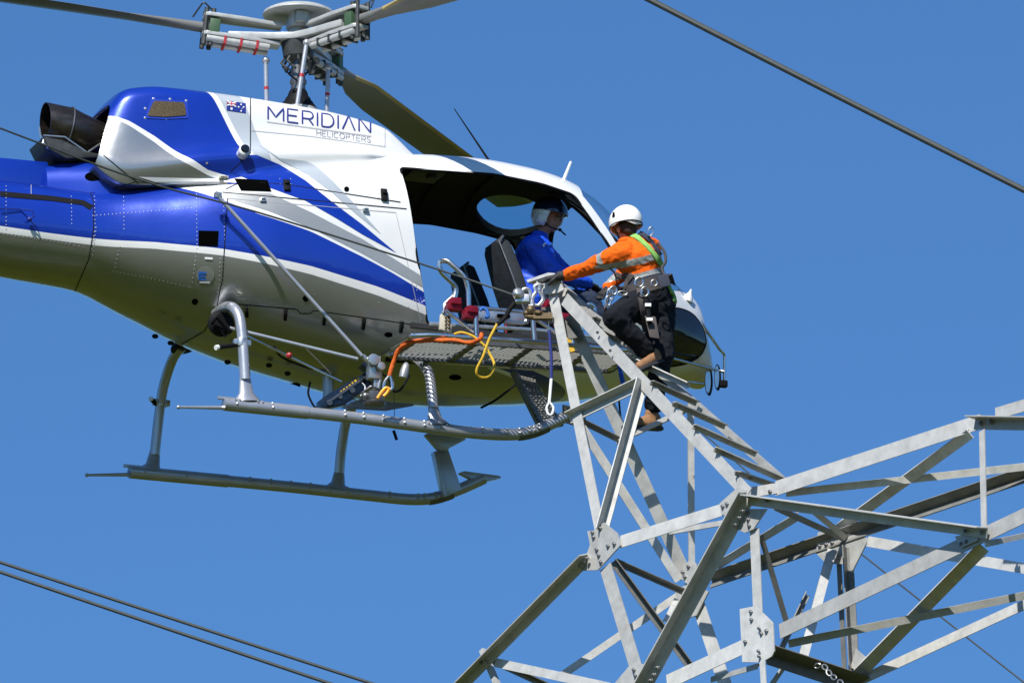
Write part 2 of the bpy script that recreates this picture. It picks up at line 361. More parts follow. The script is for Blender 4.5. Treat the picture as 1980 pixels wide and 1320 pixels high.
# engine cowling: x, half width, z top, z base
CW = [(-1.92, .40, 2.80, 2.24), (-1.84, .44, 2.91, 2.17), (-1.7, .48, 2.955, 2.1), (-1.4, .52, 2.985, 2.15), (-1.0, .55, 2.98, 2.24), (-.5, .57, 2.96, 2.33), (0, .575, 2.93, 2.4), (.4, .57, 2.88, 2.44),
      (.6, .55, 2.83, 2.46), (.72, .53, 2.74, 2.47), (.84, .5, 2.63, 2.48), (1.0, .45, 2.53, 2.45), (1.2, .38, 2.49, 2.4)]
def csec(x):
    w, zt, zb = [interp([(s[0], s[k]) for s in CW], x) for k in (1, 2, 3)]
    wa = interp([(s[0], s[1]) for s in ST], x) ; h = zt - zb
    fl = interp([(-1.95, .0), (-1.5, .25), (-1.0, .75), (-.4, 1), (.3, 1), (.5, .35), (.62, 0), (1.2, 0)], x)
    hf = min(1, h / .45)
    half = [(0, zt), (.5 * w, zt - .008 * hf), (.8 * w, zt - .035 * hf), (.95 * w, zt - .10 * hf), (w, zt - .2 * hf), (w + .02, zb + h * .42), (w + .035 + .02 * fl, zb + h * .24),
            (w + .05 + .10 * fl, zb + h * .08), (w + .03 + (wa * .88 - w - .05) * .6 * fl, zb - .03), (w + (wa * .9 - w) * fl, zb - .10 * fl - .04), (w * .8, zb - .05 - .18 * fl), (0, zb - .06 - .2 * fl)]
    st = station(x); zr = st[6] + (st[5] - st[6]) * st[4]
    def roof(y): return zr + (st[5] - zr) * max(0, 1 - (abs(y) / st[1]) ** st[2]) ** (1 / st[2])
    g = max(0, fl) if x < .5 else 1.0
    half = [(a, b + (roof(a) - (.006 if j < 9 else .02) - b) * g) if j >= 8 else (a, b) for j, (a, b) in enumerate(half)]
    if x > .45: half = [(a, max(b, roof(a) - .02)) if j >= 0 else (a, b) for j, (a, b) in enumerate(half)]
    p = smoothpts([Vector((0, a, b)) for a, b in half], 5)
    sh = interp([(-1.95, .30), (-1.7, .12), (-1.3, 0), (1.2, 0)], x)
    pts = [Vector((x + sh * (q.z - 2.45), -q.y, q.z)) for q in p] + [Vector((x + sh * (q.z - 2.45), q.y, q.z)) for q in p[-2:0:-1]]
    return pts
xsB = [-1.92 + i * .04 for i in range(9)] + [-1.54 + i * .06 for i in range(34)] + [.5 + i * .03 for i in range(24)]
vB = []; fB = []
for x in xsB: vB += csec(x)
nB = len(csec(0))
for i in range(len(xsB) - 1):
    for k in range(nB): fB.append((i * nB + k, (i + 1) * nB + k, (i + 1) * nB + (k + 1) % nB, i * nB + (k + 1) % nB))
capB = [tuple(range(nB)), tuple((len(xsB) - 1) * nB + k for k in range(nB - 1, -1, -1))]
bvhB = BVHTree.FromPolygons(vB, fB)

def hit(px, py, which='AB'):
    o, d = lray(px, py); best = None
    for k, b in (('A', bvhA), ('B', bvhB)):
        if k in which:
            r = b.ray_cast(o, d)
            if r[0] is not None and (best is None or r[3] < best[3]): best = r
    if best is None: return None, None
    n = best[1]; n = -n if n.dot(d) > 0 else n
    return best[0], n
def near_hit(px, py, which='AB'):
    for k in range(0, 30):
        for ax, ay in ((0, 0),) if k == 0 else ((0, k), (0, -k), (k, 0), (-k, 0)):
            h = hit(px + ax, py + ay, which)
            if h[0] is not None: return h
    return None, None
def decal(name, polys, m, parent, off=.003, grid=7, which='AB', mirror=False):
    mb = MB()
    for poly in polys:
        pts = []
        n = len(poly)
        for i in range(n):
            a, b = Vector(poly[i]), Vector(poly[(i + 1) % n]); k = max(1, int((b - a).length / grid))
            for j in range(k): pts.append(a + (b - a) * j / k)
        nb = len(pts); edges = [(i, (i + 1) % nb) for i in range(nb)]
        x0, x1 = min(p.x for p in pts), max(p.x for p in pts); y0, y1 = min(p.y for p in pts), max(p.y for p in pts)
        y = y0 + grid * .5
        while y < y1:
            x = x0 + grid * .5
            while x < x1: pts.append(Vector((x, y))); x += grid
            y += grid
        out = delaunay_2d_cdt([Vector((p.x, p.y)) for p in pts], edges, [list(range(nb))], 1, .01)
        vs = []
        for v in out[0]:
            h, nn = near_hit(v.x, v.y, which)
            vs.append(h + nn * off)
        fs = [tuple(f) for f in out[2] if len(f) == 3]
        mb.add(vs, fs)
        if mirror: mb.add([(v.x, -v.y, v.z) for v in vs], fs)
    return mb.build(name, m, parent, True, 180, split=True)
def ribbon(mb, pts, w, off=.004, which='AB', step=6, mi=0):
    P2 = [Vector(p) for p in pts]; q = []
    for a, b in zip(P2, P2[1:]):
        k = max(1, int((b - a).length / step))
        for j in range(k): q.append(a + (b - a) * j / k)
    q.append(P2[-1]); hs = [near_hit(p.x, p.y, which) for p in q]
    vs = []; fs = []
    for i, (h, n) in enumerate(hs):
        t = (hs[min(i + 1, len(hs) - 1)][0] - hs[max(i - 1, 0)][0]).normalized(); s = n.cross(t).normalized() * (w / 2)
        vs += [h + n * off + s, h + n * off - s]
    for i in range(len(hs) - 1): fs.append((2 * i, 2 * i + 1, 2 * i + 3, 2 * i + 2))
    mb.add(vs, fs, mi); return mb

# paint: blue / white / silver zones decided from the hull's own x, z (paint curves drawn along the body side)
def curve_rows(pxs, which='A'):
    rows = [(h.x, h.z) for h in (near_hit(x, y, which)[0] for x, y in pxs)]; rows.sort(); return rows
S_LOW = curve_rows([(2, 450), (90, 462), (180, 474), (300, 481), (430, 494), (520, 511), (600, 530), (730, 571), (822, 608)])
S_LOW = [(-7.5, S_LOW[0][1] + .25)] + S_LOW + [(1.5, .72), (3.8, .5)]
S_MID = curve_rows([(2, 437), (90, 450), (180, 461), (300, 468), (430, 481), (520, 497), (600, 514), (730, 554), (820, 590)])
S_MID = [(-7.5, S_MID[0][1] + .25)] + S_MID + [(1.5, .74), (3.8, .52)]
S_UP = curve_rows([(300, 357), (350, 364), (400, 377), (500, 414), (600, 447), (700, 496), (760, 528), (820, 565)])
S_UP = [(-7.5, 3.3), (S_UP[0][0] - .15, 3.3)] + S_UP + [(1.5, .8), (3.8, .55)]
def shade_curve(nt, xsock, rows):
    x0, x1, z0, z1 = -7.5, 3.8, 0.0, 3.4
    mr = nt.nodes.new('ShaderNodeMapRange'); mr.inputs[1].default_value = x0; mr.inputs[2].default_value = x1; nt.links.new(xsock, mr.inputs[0])
    fc = nt.nodes.new('ShaderNodeFloatCurve'); nt.links.new(mr.outputs[0], fc.inputs['Value']); c = fc.mapping.curves[0]
    rows = [r for i, r in enumerate(rows) if i == 0 or r[0] > rows[i - 1][0] + 1e-3]
    for i, (x, z) in enumerate(rows):
        u, v = min(1, max(0, (x - x0) / (x1 - x0))), min(1, max(0, (z - z0) / (z1 - z0)))
        if i == 0: pt = c.points[0]; pt.location = (u, v)
        elif i == len(rows) - 1: pt = c.points[len(c.points) - 1]; pt.location = (u, v)
        else: pt = c.points.new(u, v)
        pt.handle_type = 'VECTOR'
    fc.mapping.update()
    m2 = nt.nodes.new('ShaderNodeMath'); m2.operation = 'MULTIPLY'; m2.inputs[1].default_value = z1; nt.links.new(fc.outputs[0], m2.inputs[0])
    return m2.outputs[0]
def mixcol(nt, fac, a, b):
    mx = nt.nodes.new('ShaderNodeMix'); mx.data_type = 'RGBA'; nt.links.new(fac, mx.inputs[0])
    for s, i in ((a, 6), (b, 7)):
        if isinstance(s, tuple): mx.inputs[i].default_value = (*s, 1)
        else: nt.links.new(s, mx.inputs[i])
    return mx.outputs[2]
def mathn(nt, op, a, b):
    n = nt.nodes.new('ShaderNodeMath'); n.operation = op
    for i, s in ((0, a), (1, b)):
        if isinstance(s, (int, float)): n.inputs[i].default_value = s
        else: nt.links.new(s, n.inputs[i])
    return n.outputs[0]
def paint_base(name):
    m = bpy.data.materials.new(name); m.use_nodes = True; nt = m.node_tree; b = nt.nodes['Principled BSDF']
    tc = nt.nodes.new('ShaderNodeTexCoord'); sp = nt.nodes.new('ShaderNodeSeparateXYZ'); nt.links.new(tc.outputs['Object'], sp.inputs[0])
    nz = nt.nodes.new('ShaderNodeTexNoise'); nz.inputs['Scale'].default_value = 2.2; nz.inputs['Detail'].default_value = 5; nt.links.new(tc.outputs['Object'], nz.inputs[0])
    bp = nt.nodes.new('ShaderNodeBump'); bp.inputs['Strength'].default_value = 0.5; bp.inputs['Distance'].default_value = 0.012
    nt.links.new(nz.outputs[0], bp.inputs['Height']); nt.links.new(bp.outputs[0], b.inputs['Normal']); nt.links.new(bp.outputs[0], b.inputs['Coat Normal'])
    b.inputs['Coat Weight'].default_value = 0.6; b.inputs['Coat Roughness'].default_value = 0.05
    return m, nt, b, sp, nz
def finish(nt, b, colsock, silver, blue, nz):
    mr = nt.nodes.new('ShaderNodeMapRange'); mr.inputs[1].default_value = .3; mr.inputs[2].default_value = .7; mr.inputs[3].default_value = .93; mr.inputs[4].default_value = 1.05
    nt.links.new(nz.outputs[0], mr.inputs[0])
    mx = nt.nodes.new('ShaderNodeMix'); mx.data_type = 'RGBA'; mx.blend_type = 'MULTIPLY'; mx.inputs[0].default_value = 1
    nt.links.new(colsock, mx.inputs[6]); nt.links.new(mr.outputs[0], mx.inputs[7]); nt.links.new(mx.outputs[2], b.inputs['Base Color'])
    s = mathn(nt, 'MULTIPLY', silver, 0.72); s2 = mathn(nt, 'MULTIPLY', blue, 0.3)
    nt.links.new(mathn(nt, 'ADD', s, s2), b.inputs['Metallic'])
    b.inputs['Roughness'].default_value = 0.3
def hull_paint():
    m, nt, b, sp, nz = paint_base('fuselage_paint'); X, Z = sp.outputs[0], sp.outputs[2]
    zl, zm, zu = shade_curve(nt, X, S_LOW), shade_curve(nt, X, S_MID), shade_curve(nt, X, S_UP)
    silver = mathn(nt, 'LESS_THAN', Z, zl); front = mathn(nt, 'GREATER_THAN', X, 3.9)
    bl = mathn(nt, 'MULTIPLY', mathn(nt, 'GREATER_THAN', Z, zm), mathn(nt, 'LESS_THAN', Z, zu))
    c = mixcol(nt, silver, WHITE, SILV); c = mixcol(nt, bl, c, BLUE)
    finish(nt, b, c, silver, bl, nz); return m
C_SIL = [(-7.5, 2.62)] + curve_rows([(215, 228), (250, 243), (300, 276), (350, 311), (400, 338), (440, 350)], 'AB') + [(3.8, 2.0)]
C_WH = [(-7.5, 2.64)] + curve_rows([(215, 224), (250, 234), (300, 264), (350, 298), (400, 328), (440, 340)], 'AB') + [(3.8, 2.0)]
def side_line(a, b):                       # x position as a linear function of z through two pixels on the cowling
    p, q = near_hit(*a, 'B')[0], near_hit(*b, 'B')[0]; k = (q.x - p.x) / (q.z - p.z); return k, p.x - k * p.z
def cowl_paint():
    m, nt, b, sp, nz = paint_base('cowling_paint'); X, Z = sp.outputs[0], sp.outputs[2]
    zs, zw = shade_curve(nt, X, C_SIL), shade_curve(nt, X, C_WH)
    def left_of(a, bb):
        k, c = side_line(a, bb); return mathn(nt, 'LESS_THAN', X, mathn(nt, 'ADD', mathn(nt, 'MULTIPLY', Z, k), c))
    l1, l2, l3 = left_of((399, 172), (462, 282)), left_of((412, 172), (474, 282)), left_of((460, 178), (508, 282))
    c = mixcol(nt, l3, WHITE, LGREY); c = mixcol(nt, l2, c, WHITE); c = mixcol(nt, l1, c, BLUE)
    rear = mathn(nt, 'LESS_THAN', X, side_line((430, 300), (431, 345))[1] * 0 - .9)
    wz = mathn(nt, 'MULTIPLY', mathn(nt, 'LESS_THAN', Z, zw), rear); sv = mathn(nt, 'MULTIPLY', mathn(nt, 'LESS_THAN', Z, zs), rear)
    c = mixcol(nt, wz, c, WHITE); c = mixcol(nt, sv, c, SILV)
    bl = mathn(nt, 'MULTIPLY', l1, mathn(nt, 'SUBTRACT', 1.0, wz))
    finish(nt, b, c, sv, bl, nz); return m
M['hull'] = hull_paint(); M['cowl'] = cowl_paint()

# hollow fuselage: outer skin + cabin void, doors and windows cut through
def bake(o, name, parent, keep_mats=True):
    dg = bpy.context.evaluated_depsgraph_get(); me = bpy.data.meshes.new_from_object(o.evaluated_get(dg), depsgraph=dg)
    me.name = name; return me
def mk(vs, fs, mi, mats):
    me = bpy.data.meshes.new('tmp'); me.from_pydata([tuple(v) for v in vs], [], fs)
    for m in mats: me.materials.append(m)
    me.polygons.foreach_set('material_index', mi); o = bpy.data.objects.new('tmp', me); col.objects.link(o)
    bm = bmesh.new(); bm.from_mesh(me); bmesh.ops.recalc_face_normals(bm, faces=bm.faces); bm.to_mesh(me); bm.free()
    return o
def kill(o): bpy.data.objects.remove(o, do_unlink=True)
def inner_shell(sh):
    xs = [.68 + i * .1 for i in range(27)] + [3.45]
    return loft([station(x) for x in xs], sh, 72)
def prism(poly_xz, y0, y1, m):
    n = len(poly_xz); vs = [(x, y0, z) for x, z in poly_xz] + [(x, y1, z) for x, z in poly_xz]
    fs = [tuple(range(n)), tuple(range(2 * n - 1, n - 1, -1))] + [(i, n + i, n + (i + 1) % n, (i + 1) % n) for i in range(n)]
    return mk(vs, fs, [0] * len(fs), [m])
def hxz(px, py, y=-.93): p = H(px, py, y=y); return (p.x, p.z)
def rnd_poly(pts, r):
    q = [Vector((p[0], p[1], 0)) for p in pts]; out = []; n = len(q)
    for i in range(n):
        a, b, c = q[i - 1], q[i], q[(i + 1) % n]; ra = min(r, (a - b).length * .4); rc = min(r, (c - b).length * .4)
        s, e = b + (a - b).normalized() * ra, b + (c - b).normalized() * rc
        for k in range(6): t = k / 5; v = s * (1 - t) ** 2 + b * 2 * t * (1 - t) + e * t * t; out.append((v.x, v.y))
    return out
DOOR = rnd_poly([hxz(778, 320, -.86), hxz(960, 333, -.84), hxz(1050, 352, -.82), hxz(1112, 374, -.78), hxz(1176, 478, -.8), hxz(1228, 572, -.8), hxz(1222, 640, -.8), (2.1, .98), hxz(832, 622), hxz(806, 500)], .05)
WIND = rnd_poly([hxz(1126, 340, -.6), hxz(1134, 374, -.78), hxz(1196, 478, -.8), hxz(1246, 568, -.8), (3.3, 1.62), (3.9, 1.72), (3.9, 2.8)], .02)

WIND_FAR = rnd_poly([(2.5, 2.9), (2.52, 2.34), hxz(1200, 478, -.8), hxz(1246, 568, -.8), (3.3, 1.62), (3.9, 1.72), (3.9, 2.9)], .02)
def cut_hull():
    vI, fI = inner_shell(.035)
    k = len(vA)
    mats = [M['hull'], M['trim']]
    vs = list(vA) + list(vI); fs = list(fA) + [tuple(i + k for i in f) for f in fI]
    me = bpy.data.meshes.new('tmp'); me.from_pydata([tuple(v) for v in vs], [], fs)
    for m in mats: me.materials.append(m)
    me.polygons.foreach_set('material_index', [0] * len(fA) + [1] * len(fI))
    bm = bmesh.new(); bm.from_mesh(me); bm.faces.ensure_lookup_table()
    bmesh.ops.recalc_face_normals(bm, faces=[f for f in bm.faces if f.index < len(fA)])
    inn = [f for f in bm.faces if f.index >= len(fA)]
    bmesh.ops.recalc_face_normals(bm, faces=inn); bmesh.ops.reverse_faces(bm, faces=inn)
    bm.to_mesh(me); bm.free()
    o = bpy.data.objects.new('tmp', me); col.objects.link(o)
    cutters = [prism(DOOR, -1.6, -.3, M['black']), prism(DOOR, .3, 1.6, M['black']), prism(WIND, -1.5, -.045, M['black']), prism(WIND_FAR, .045, 1.5, M['black'])]
    # roof window above the far front seat (and its twin above the near one)
    for sgn in (1, -1):
        el = [(2.12 + .29 * math.cos(2 * math.pi * i / 28) - .06 * math.sin(2 * math.pi * i / 28), .49 * sgn + .21 * math.sin(2 * math.pi * i / 28)) for i in range(28)]
        vs = [(a, b, 2.3) for a, b in el] + [(a, b, 3.0) for a, b in el]; n = 28
        if sgn == 1: cutters.append(mk(vs, [tuple(range(n)), tuple(range(2 * n - 1, n - 1, -1))] + [(i, n + i, n + (i + 1) % n, (i + 1) % n) for i in range(n)], [0] * (n + 2), [M['black']]))
    for c in cutters:
        md = o.modifiers.new('b', 'BOOLEAN'); md.operation = 'DIFFERENCE'; md.solver = 'EXACT'; md.object = c; md.material_mode = 'TRANSFER'
        me2 = bake(o, 'fuselage', None); o.modifiers.clear(); old = o.data; o.data = me2
    me = o.data; kill(o)
    for c in cutters: kill(c)
    f = link('fuselage', me, heli, True, 32)
    return f
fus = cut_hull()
# glass: windscreen halves and roof window follow the skin
def skin_patch(name, test, m, off=.0, n=72):
    vs, fs = loft([station(x) for x in [1.5 + i * .03 for i in range(75)] + [3.75]], .012, n)
    keep = [f for f in fs if len(f) == 4 and test(sum((vs[i] for i in f), Vector()) / 4)]
    used = sorted({i for f in keep for i in f}); mp = {a: b for b, a in enumerate(used)}
    mb = MB(); mb.add([vs[i] for i in used], [tuple(mp[i] for i in f) for f in keep]); return mb.build(name, m, heli, True, 180)
def inpoly(x, y, poly):
    c = False; j = len(poly) - 1
    for i in range(len(poly)):
        if (poly[i][1] > y) != (poly[j][1] > y) and x < (poly[j][0] - poly[i][0]) * (y - poly[i][1]) / (poly[j][1] - poly[i][1]) + poly[i][0]: c = not c
        j = i
    return c
WG = [(a - .02 if a < 3.2 else a, b - .03) for a, b in [hxz(1126, 340, -.6), hxz(1134, 374, -.78), hxz(1196, 478, -.8), hxz(1246, 568, -.8), (3.3, 1.62), (3.9, 1.72), (3.9, 2.8)]]
skin_patch('windscreen', lambda c: inpoly(c.x, c.z, WG) and not (c.y > 0 and c.x < 2.45), M['glass'])
skin_patch('roof_window', lambda c: c.y > .2 and c.y < .74 and 1.72 < c.x < 2.5 and c.z > 2.3, M['tint'])

# engine cowling
def cowling():
    me = bpy.data.meshes.new('c'); mb = MB(); mb.add(vB, fB, 0); mb.add(vB, [capB[1]], 0)
    rear = [v + Vector((.03, 0, 0)) for v in vB[:nB]]
    cen = sum(rear, Vector()) / nB
    inner = [cen + (v - cen) * .94 for v in rear]; deep = [v + Vector((.25, 0, 0)) for v in inner]
    mb.add(list(vB[:nB]) + inner, [(i, (i + 1) % nB, nB + (i + 1) % nB, nB + i) for i in range(nB)], 0)
    mb.add(inner + deep, [(i, (i + 1) % nB, nB + (i + 1) % nB, nB + i) for i in range(nB)] + [tuple(range(nB, 2 * nB))], 1)
    return mb.build('engine_cowling', [M['cowl'], M['dark']], heli, True, 50)
cowl = cowling()

# ---- paint stripes and markings that follow the skin
decal('blue_sweep_stripe', [[(497, 300), (540, 318), (590, 349), (640, 389), (700, 434), (766, 489), (700, 453), (650, 422), (590, 388), (520, 363), (445, 333), (466, 300)]], M['blue'], heli, mirror=True)
decal('grey_sweep_stripe', [[(508, 282), (540, 306), (592, 312), (612, 322), (645, 352), (690, 400), (737, 453), (690, 415), (640, 371), (595, 338), (545, 312), (500, 282)]], M['lgrey'], heli, mirror=True)
decal('silver_sweep_stripe', [[(440, 374), (522, 374), (600, 410), (700, 462), (814, 533), (818, 556), (700, 490), (600, 440), (520, 408), (455, 388)]], M['silver'], heli, off=.0025, mirror=True)
decal('exhaust_side_stripe', [[(268, 342), (420, 346), (425, 352), (300, 352)]], M['white'], heli)

# panel seams and door outlines
sm = MB()
for pts in ([(484, 178), (484, 296)], [(484, 296), (446, 332)], [(430, 372), (786, 404)], [(440, 384), (430, 540), (418, 600), (395, 640), (352, 665)],
            [(437, 366), (470, 350), (560, 358), (774, 391)],
            [(440, 586), (575, 598), (580, 606), (600, 606), (606, 600), (830, 632)], [(0, 350), (95, 362), (175, 374), (220, 364), (262, 352)], [(262, 352), (330, 357), (420, 357)],
            [(175, 374), (181, 392), (181, 440), (172, 500), (145, 562)], [(200, 300), (236, 330), (268, 354)]):
    ribbon(sm, pts, .008)
ribbon(sm, [(0, 375), (100, 384), (160, 392), (177, 402)], .055)
fl_ = MB()
for pts in ([(486, 253), (600, 264), (744, 284)], [(744, 232), (744, 284)], [(765, 411), (812, 615), (814, 630)], [(440, 384), (765, 411)], [(60, 358), (60, 380)]): ribbon(fl_, pts, .005)
fl_.build('fine_panel_line', mat('fine_seam', (.33, .34, .36), .6), heli, True, 180, split=True)
sm.build('panel_seam', M['seam'], heli, True, 180, split=True)
# rivets: rows of small domes
def rivets(name, rows, m, r=.0048, step=7.5):
    mb = MB()
    for pts in rows:
        for a, b in zip(pts, pts[1:]):
            a, b = Vector(a), Vector(b); k = max(1, int((b - a).length / step))
            for j in range(k):
                q = a + (b - a) * j / k; h, n = near_hit(q.x, q.y)
                if h is None: continue
                n.normalize(); t = n.orthogonal().normalized(); s = n.cross(t); ring = [h + n * .002 + (t * math.cos(i * 1.0472) + s * math.sin(i * 1.0472)) * r for i in range(6)]
                mb.add(ring + [h + n * .006], [(i, (i + 1) % 6, 6) for i in range(6)])
    return tag(mb.build(name, m, heli, True, 180), kind='stuff')
rivets('rivets', [[(0, 452), (60, 460), (135, 472), (170, 480)], [(136, 470), (133, 480)], [(232, 477), (220, 525)], [(218, 524), (300, 540), (372, 556)], [(183, 380), (184, 440), (176, 490)], [(186, 440), (178, 500)],
                  [(380, 376), (381, 480), (372, 545), (364, 565)], [(426, 500), (424, 550), (417, 580)], [(433, 500), (430, 545), (421, 578)], [(432, 384), (435, 470)], [(180, 417), (270, 410), (378, 402)],
                  [(239, 366), (240, 450)], [(138, 380), (139, 440)], [(12, 360), (12, 450)], [(800, 580), (818, 582)], [(803, 543), (808, 570)], [(750, 360), (752, 392)], [(732, 366), (733, 390)], [(541, 346), (543, 366)], [(562, 346), (563, 366)],
                  [(606, 561), (612, 577)], [(733, 585), (733, 595)], [(790, 593), (790, 603)]], mat('rivet_metal', (0.45, 0.45, 0.47), .4, .4))
# dark openings and vents
def disc_poly(cx, cy, rx, ry, rot=0, n=20): return [(cx + rx * math.cos(2 * math.pi * i / n) * math.cos(rot) - ry * math.sin(2 * math.pi * i / n) * math.sin(rot), cy + rx * math.cos(2 * math.pi * i / n) * math.sin(rot) + ry * math.sin(2 * math.pi * i / n) * math.cos(rot)) for i in range(n)]
for pl in ([(453, 346), (517, 349), (525, 371), (466, 369)], [(384, 446), (423, 447), (421, 476), (384, 475)]):
    decal('air_vent', [pl], M['dark'], heli, off=.005)
for c in ((181, 341, 16, 10), (670, 366, 5, 5), (751, 647, 8, 5), (377, 583, 6, 6), (880, 729, 12, 5), (591, 577, 6, 6), (571, 765 - 20, 10, 5)):
    if c[0] == 181: continue
    decal('port_hole', [disc_poly(*c)], M['dark'], heli, off=.004)
decal('fuel_cap', [disc_poly(397, 531, 18, 17)], mat('fuel_cap_paint', (.3, .31, .3), .35, .5), heli, off=.005)
mb = MB(); [ribbon(mb, q, .018, .009, 'A', 3) for q in ([(386, 526), (386, 540)], [(385, 526.5), (399, 527.5)], [(385, 532.5), (397, 533.5)], [(385, 539), (399, 540)])]; mb.build('fuel_cap_letter', M['decal_sky'], heli, True, 180)
decal('fuel_cap_latch', [[(386, 543.5), (406, 544), (406, 547), (386, 546.5)], [(396, 497), (411, 498), (411, 502), (396, 501)]], M['decal_white'], heli, off=.009)
# latches
def latch(px, py, w, h, m):
    p, n = near_hit(px, py); t = Vector((0, 0, 1)); s = n.cross(t).normalized(); t = s.cross(n)
    mb = MB(); mb.box(p + n * .012, (w, h, .024), s, t, n); mb.box(p + n * .03 + t * h * .2, (w * .7, h * .35, .02), s, t, n)
    mb.build('latch', m, heli, bevel=.004)
latch(554, 360, .055, .11, M['black']); latch(742, 378, .055, .11, M['black'])
for q in ((477, 602), (552, 608), (627, 617), (703, 626), (776, 632)): latch(q[0], q[1], .028, .10, M['black'])
for q in ((508, 388), (706, 407)): latch(q[0], q[1], .05, .03, M['alum'])
latch(432, 343, .08, .025, M['beige']); 
# side intake on the cowling
decal('intake_frame', [rnd_poly([(279, 229), (292, 192), (362, 197), (365, 229), (322, 231)], 6)], mat('intake_rim', (.02, .05, .4), .3), heli, off=.006)
decal('intake_screen', [rnd_poly([(284, 225), (297, 196), (356, 199), (360, 224), (322, 227)], 5)], M['gold'], heli, off=.012)
rivets('intake_screws', [[(281, 228), (282, 228)], [(297, 191), (298, 191)], [(329, 192), (330, 192)], [(360, 195), (361, 195)], [(362, 226), (363, 226)], [(321, 230), (322, 230)], [(281, 210), (282, 210)], [(400, 316), (401, 316)]], M['tube'], .012)
# round light on the cowling
p, n = near_hit(468, 297); mb = MB(); mb.lathe(p - n * .02, (n + Vector((.1, 0, -.2))), [(0, .05), (.09, .05), (.10, .04)], 20, 0); mb.build('cowling_light', [M['white']], heli)
p2 = p + n * .085 + Vector((.012, 0, -.01)); mb = MB(); mb.lathe(p2, n, [(0, .04), (.012, .036)], 18); mb.build('light_lens', M['smoke'], heli)
# flag
def flagq(u, v): return (438 + 37 * u + 0 * v, 195 + 19 * v + 5.5 * u)
def fq(u0, v0, u1, v1): return [flagq(u0, v0), flagq(u1, v0), flagq(u1, v1), flagq(u0, v1)]
decal('national_flag', [fq(0, 0, 1, 1)], M['decal_blue'], heli, off=.004, grid=5)
wpol = [fq(0, .2, .5, .32), fq(.2, 0, .3, .52), [flagq(0, .0), flagq(.06, 0), flagq(.5, .46), flagq(.5, .52), flagq(.44, .52), flagq(0, .06)], [flagq(.5, .0), flagq(.44, 0), flagq(0, .46), flagq(0, .52), flagq(.06, .52), flagq(.5, .06)]]
wpol += [disc_poly(*flagq(.25, .77), 2.2, 2.2), disc_poly(*flagq(.75, .2), 1.5, 1.5), disc_poly(*flagq(.75, .85), 1.5, 1.5), disc_poly(*flagq(.62, .48), 1.5, 1.5), disc_poly(*flagq(.88, .42), 1.5, 1.5), disc_poly(*flagq(.8, .6), .8, .8)]
for i, w in enumerate(wpol): 
    pass
mb_w = decal('flag_white_marks', wpol, M['decal_white'], heli, off=.007, grid=5)
decal('flag_red_cross', [fq(0, .23, .5, .29), fq(.225, 0, .275, .52)], M['decal_red'], heli, off=.0095, grid=5)

# lettering drawn as strokes in the plane of the cowling side
def strokes(name, word, x0, y0, x1, y1, hgt, sw, m, glyphs, gap=.28):
    tot = sum(glyphs[c][0] for c in word) + gap * (len(word) - 1); mb = MB(); u = 0
    for c in word:
        w, lines = glyphs[c]
        for ln in lines:
            pts = []
            for (a, b) in ln:
                s = (u + a) / tot; pts.append((x0 + (x1 - x0) * s, y0 + (y1 - y0) * s - hgt * b))
            ribbon(mb, pts, sw, .005, 'B', 4)
        u += w + gap
    return mb.build(name, m, heli, True, 180)
arc = lambda cx, cy, rx, ry, a0, a1, n=8: [(cx + rx * math.cos(R(a0 + (a1 - a0) * i / n)), cy + ry * math.sin(R(a0 + (a1 - a0) * i / n))) for i in range(n + 1)]
G = {'M': (1.05, [[(0, 0), (0, 1), (.525, .25), (1.05, 1), (1.05, 0)]]), 'E': (.72, [[(.72, 0), (0, 0), (0, 1), (.72, 1)], [(0, .52), (.62, .52)]]),
     'R': (.72, [[(0, 0), (0, 1), (.45, 1)] + arc(.45, .72, .27, .28, 90, -90) + [(0, .44)], [(.42, .44), (.74, 0)]]), 'I': (.04, [[(.02, 0), (.02, 1)]]),
     'D': (.8, [[(0, 0), (0, 1), (.4, 1)] + arc(.4, .5, .4, .5, 90, -90) + [(0, 0)]]), 'A': (.84, [[(0, 0), (.42, 1.08), (.84, 0)]]), 'N': (.78, [[(0, 0), (0, 1), (.78, 0), (.78, 1)]]),
     'H': (.78, [[(0, 0), (0, 1)], [(.78, 0), (.78, 1)], [(0, .5), (.78, .5)]]), 'L': (.62, [[(0, 1), (0, 0), (.62, 0)]]), 'C': (.82, [arc(.45, .5, .45, .5, 45, 315, 12)]),
     'O': (.95, [arc(.475, .5, .475, .5, 0, 360, 16)]), 'P': (.7, [[(0, 0), (0, 1), (.42, 1)] + arc(.42, .73, .28, .27, 90, -90) + [(0, .46)]]), 'T': (.72, [[(0, 1), (.72, 1)], [(.36, 1), (.36, 0)]]),
     'S': (.68, [arc(.34, .74, .32, .26, 30, 250, 8) + arc(.34, .25, .34, .25, 80, -150, 8)])}
strokes('name_lettering', 'MERIDIAN', 518, 231, 716, 257, 25, .014, M['text'], G)
strokes('subtitle_lettering', 'HELICOPTERS', 612, 262, 716, 276, 10.5, .0055, M['textg'], G)
rb = MB(); ribbon(rb, [(516, 236), (718, 264)], .005, .005, 'B', 6); rb.build('lettering_rule', M['textg'], heli, True, 180)

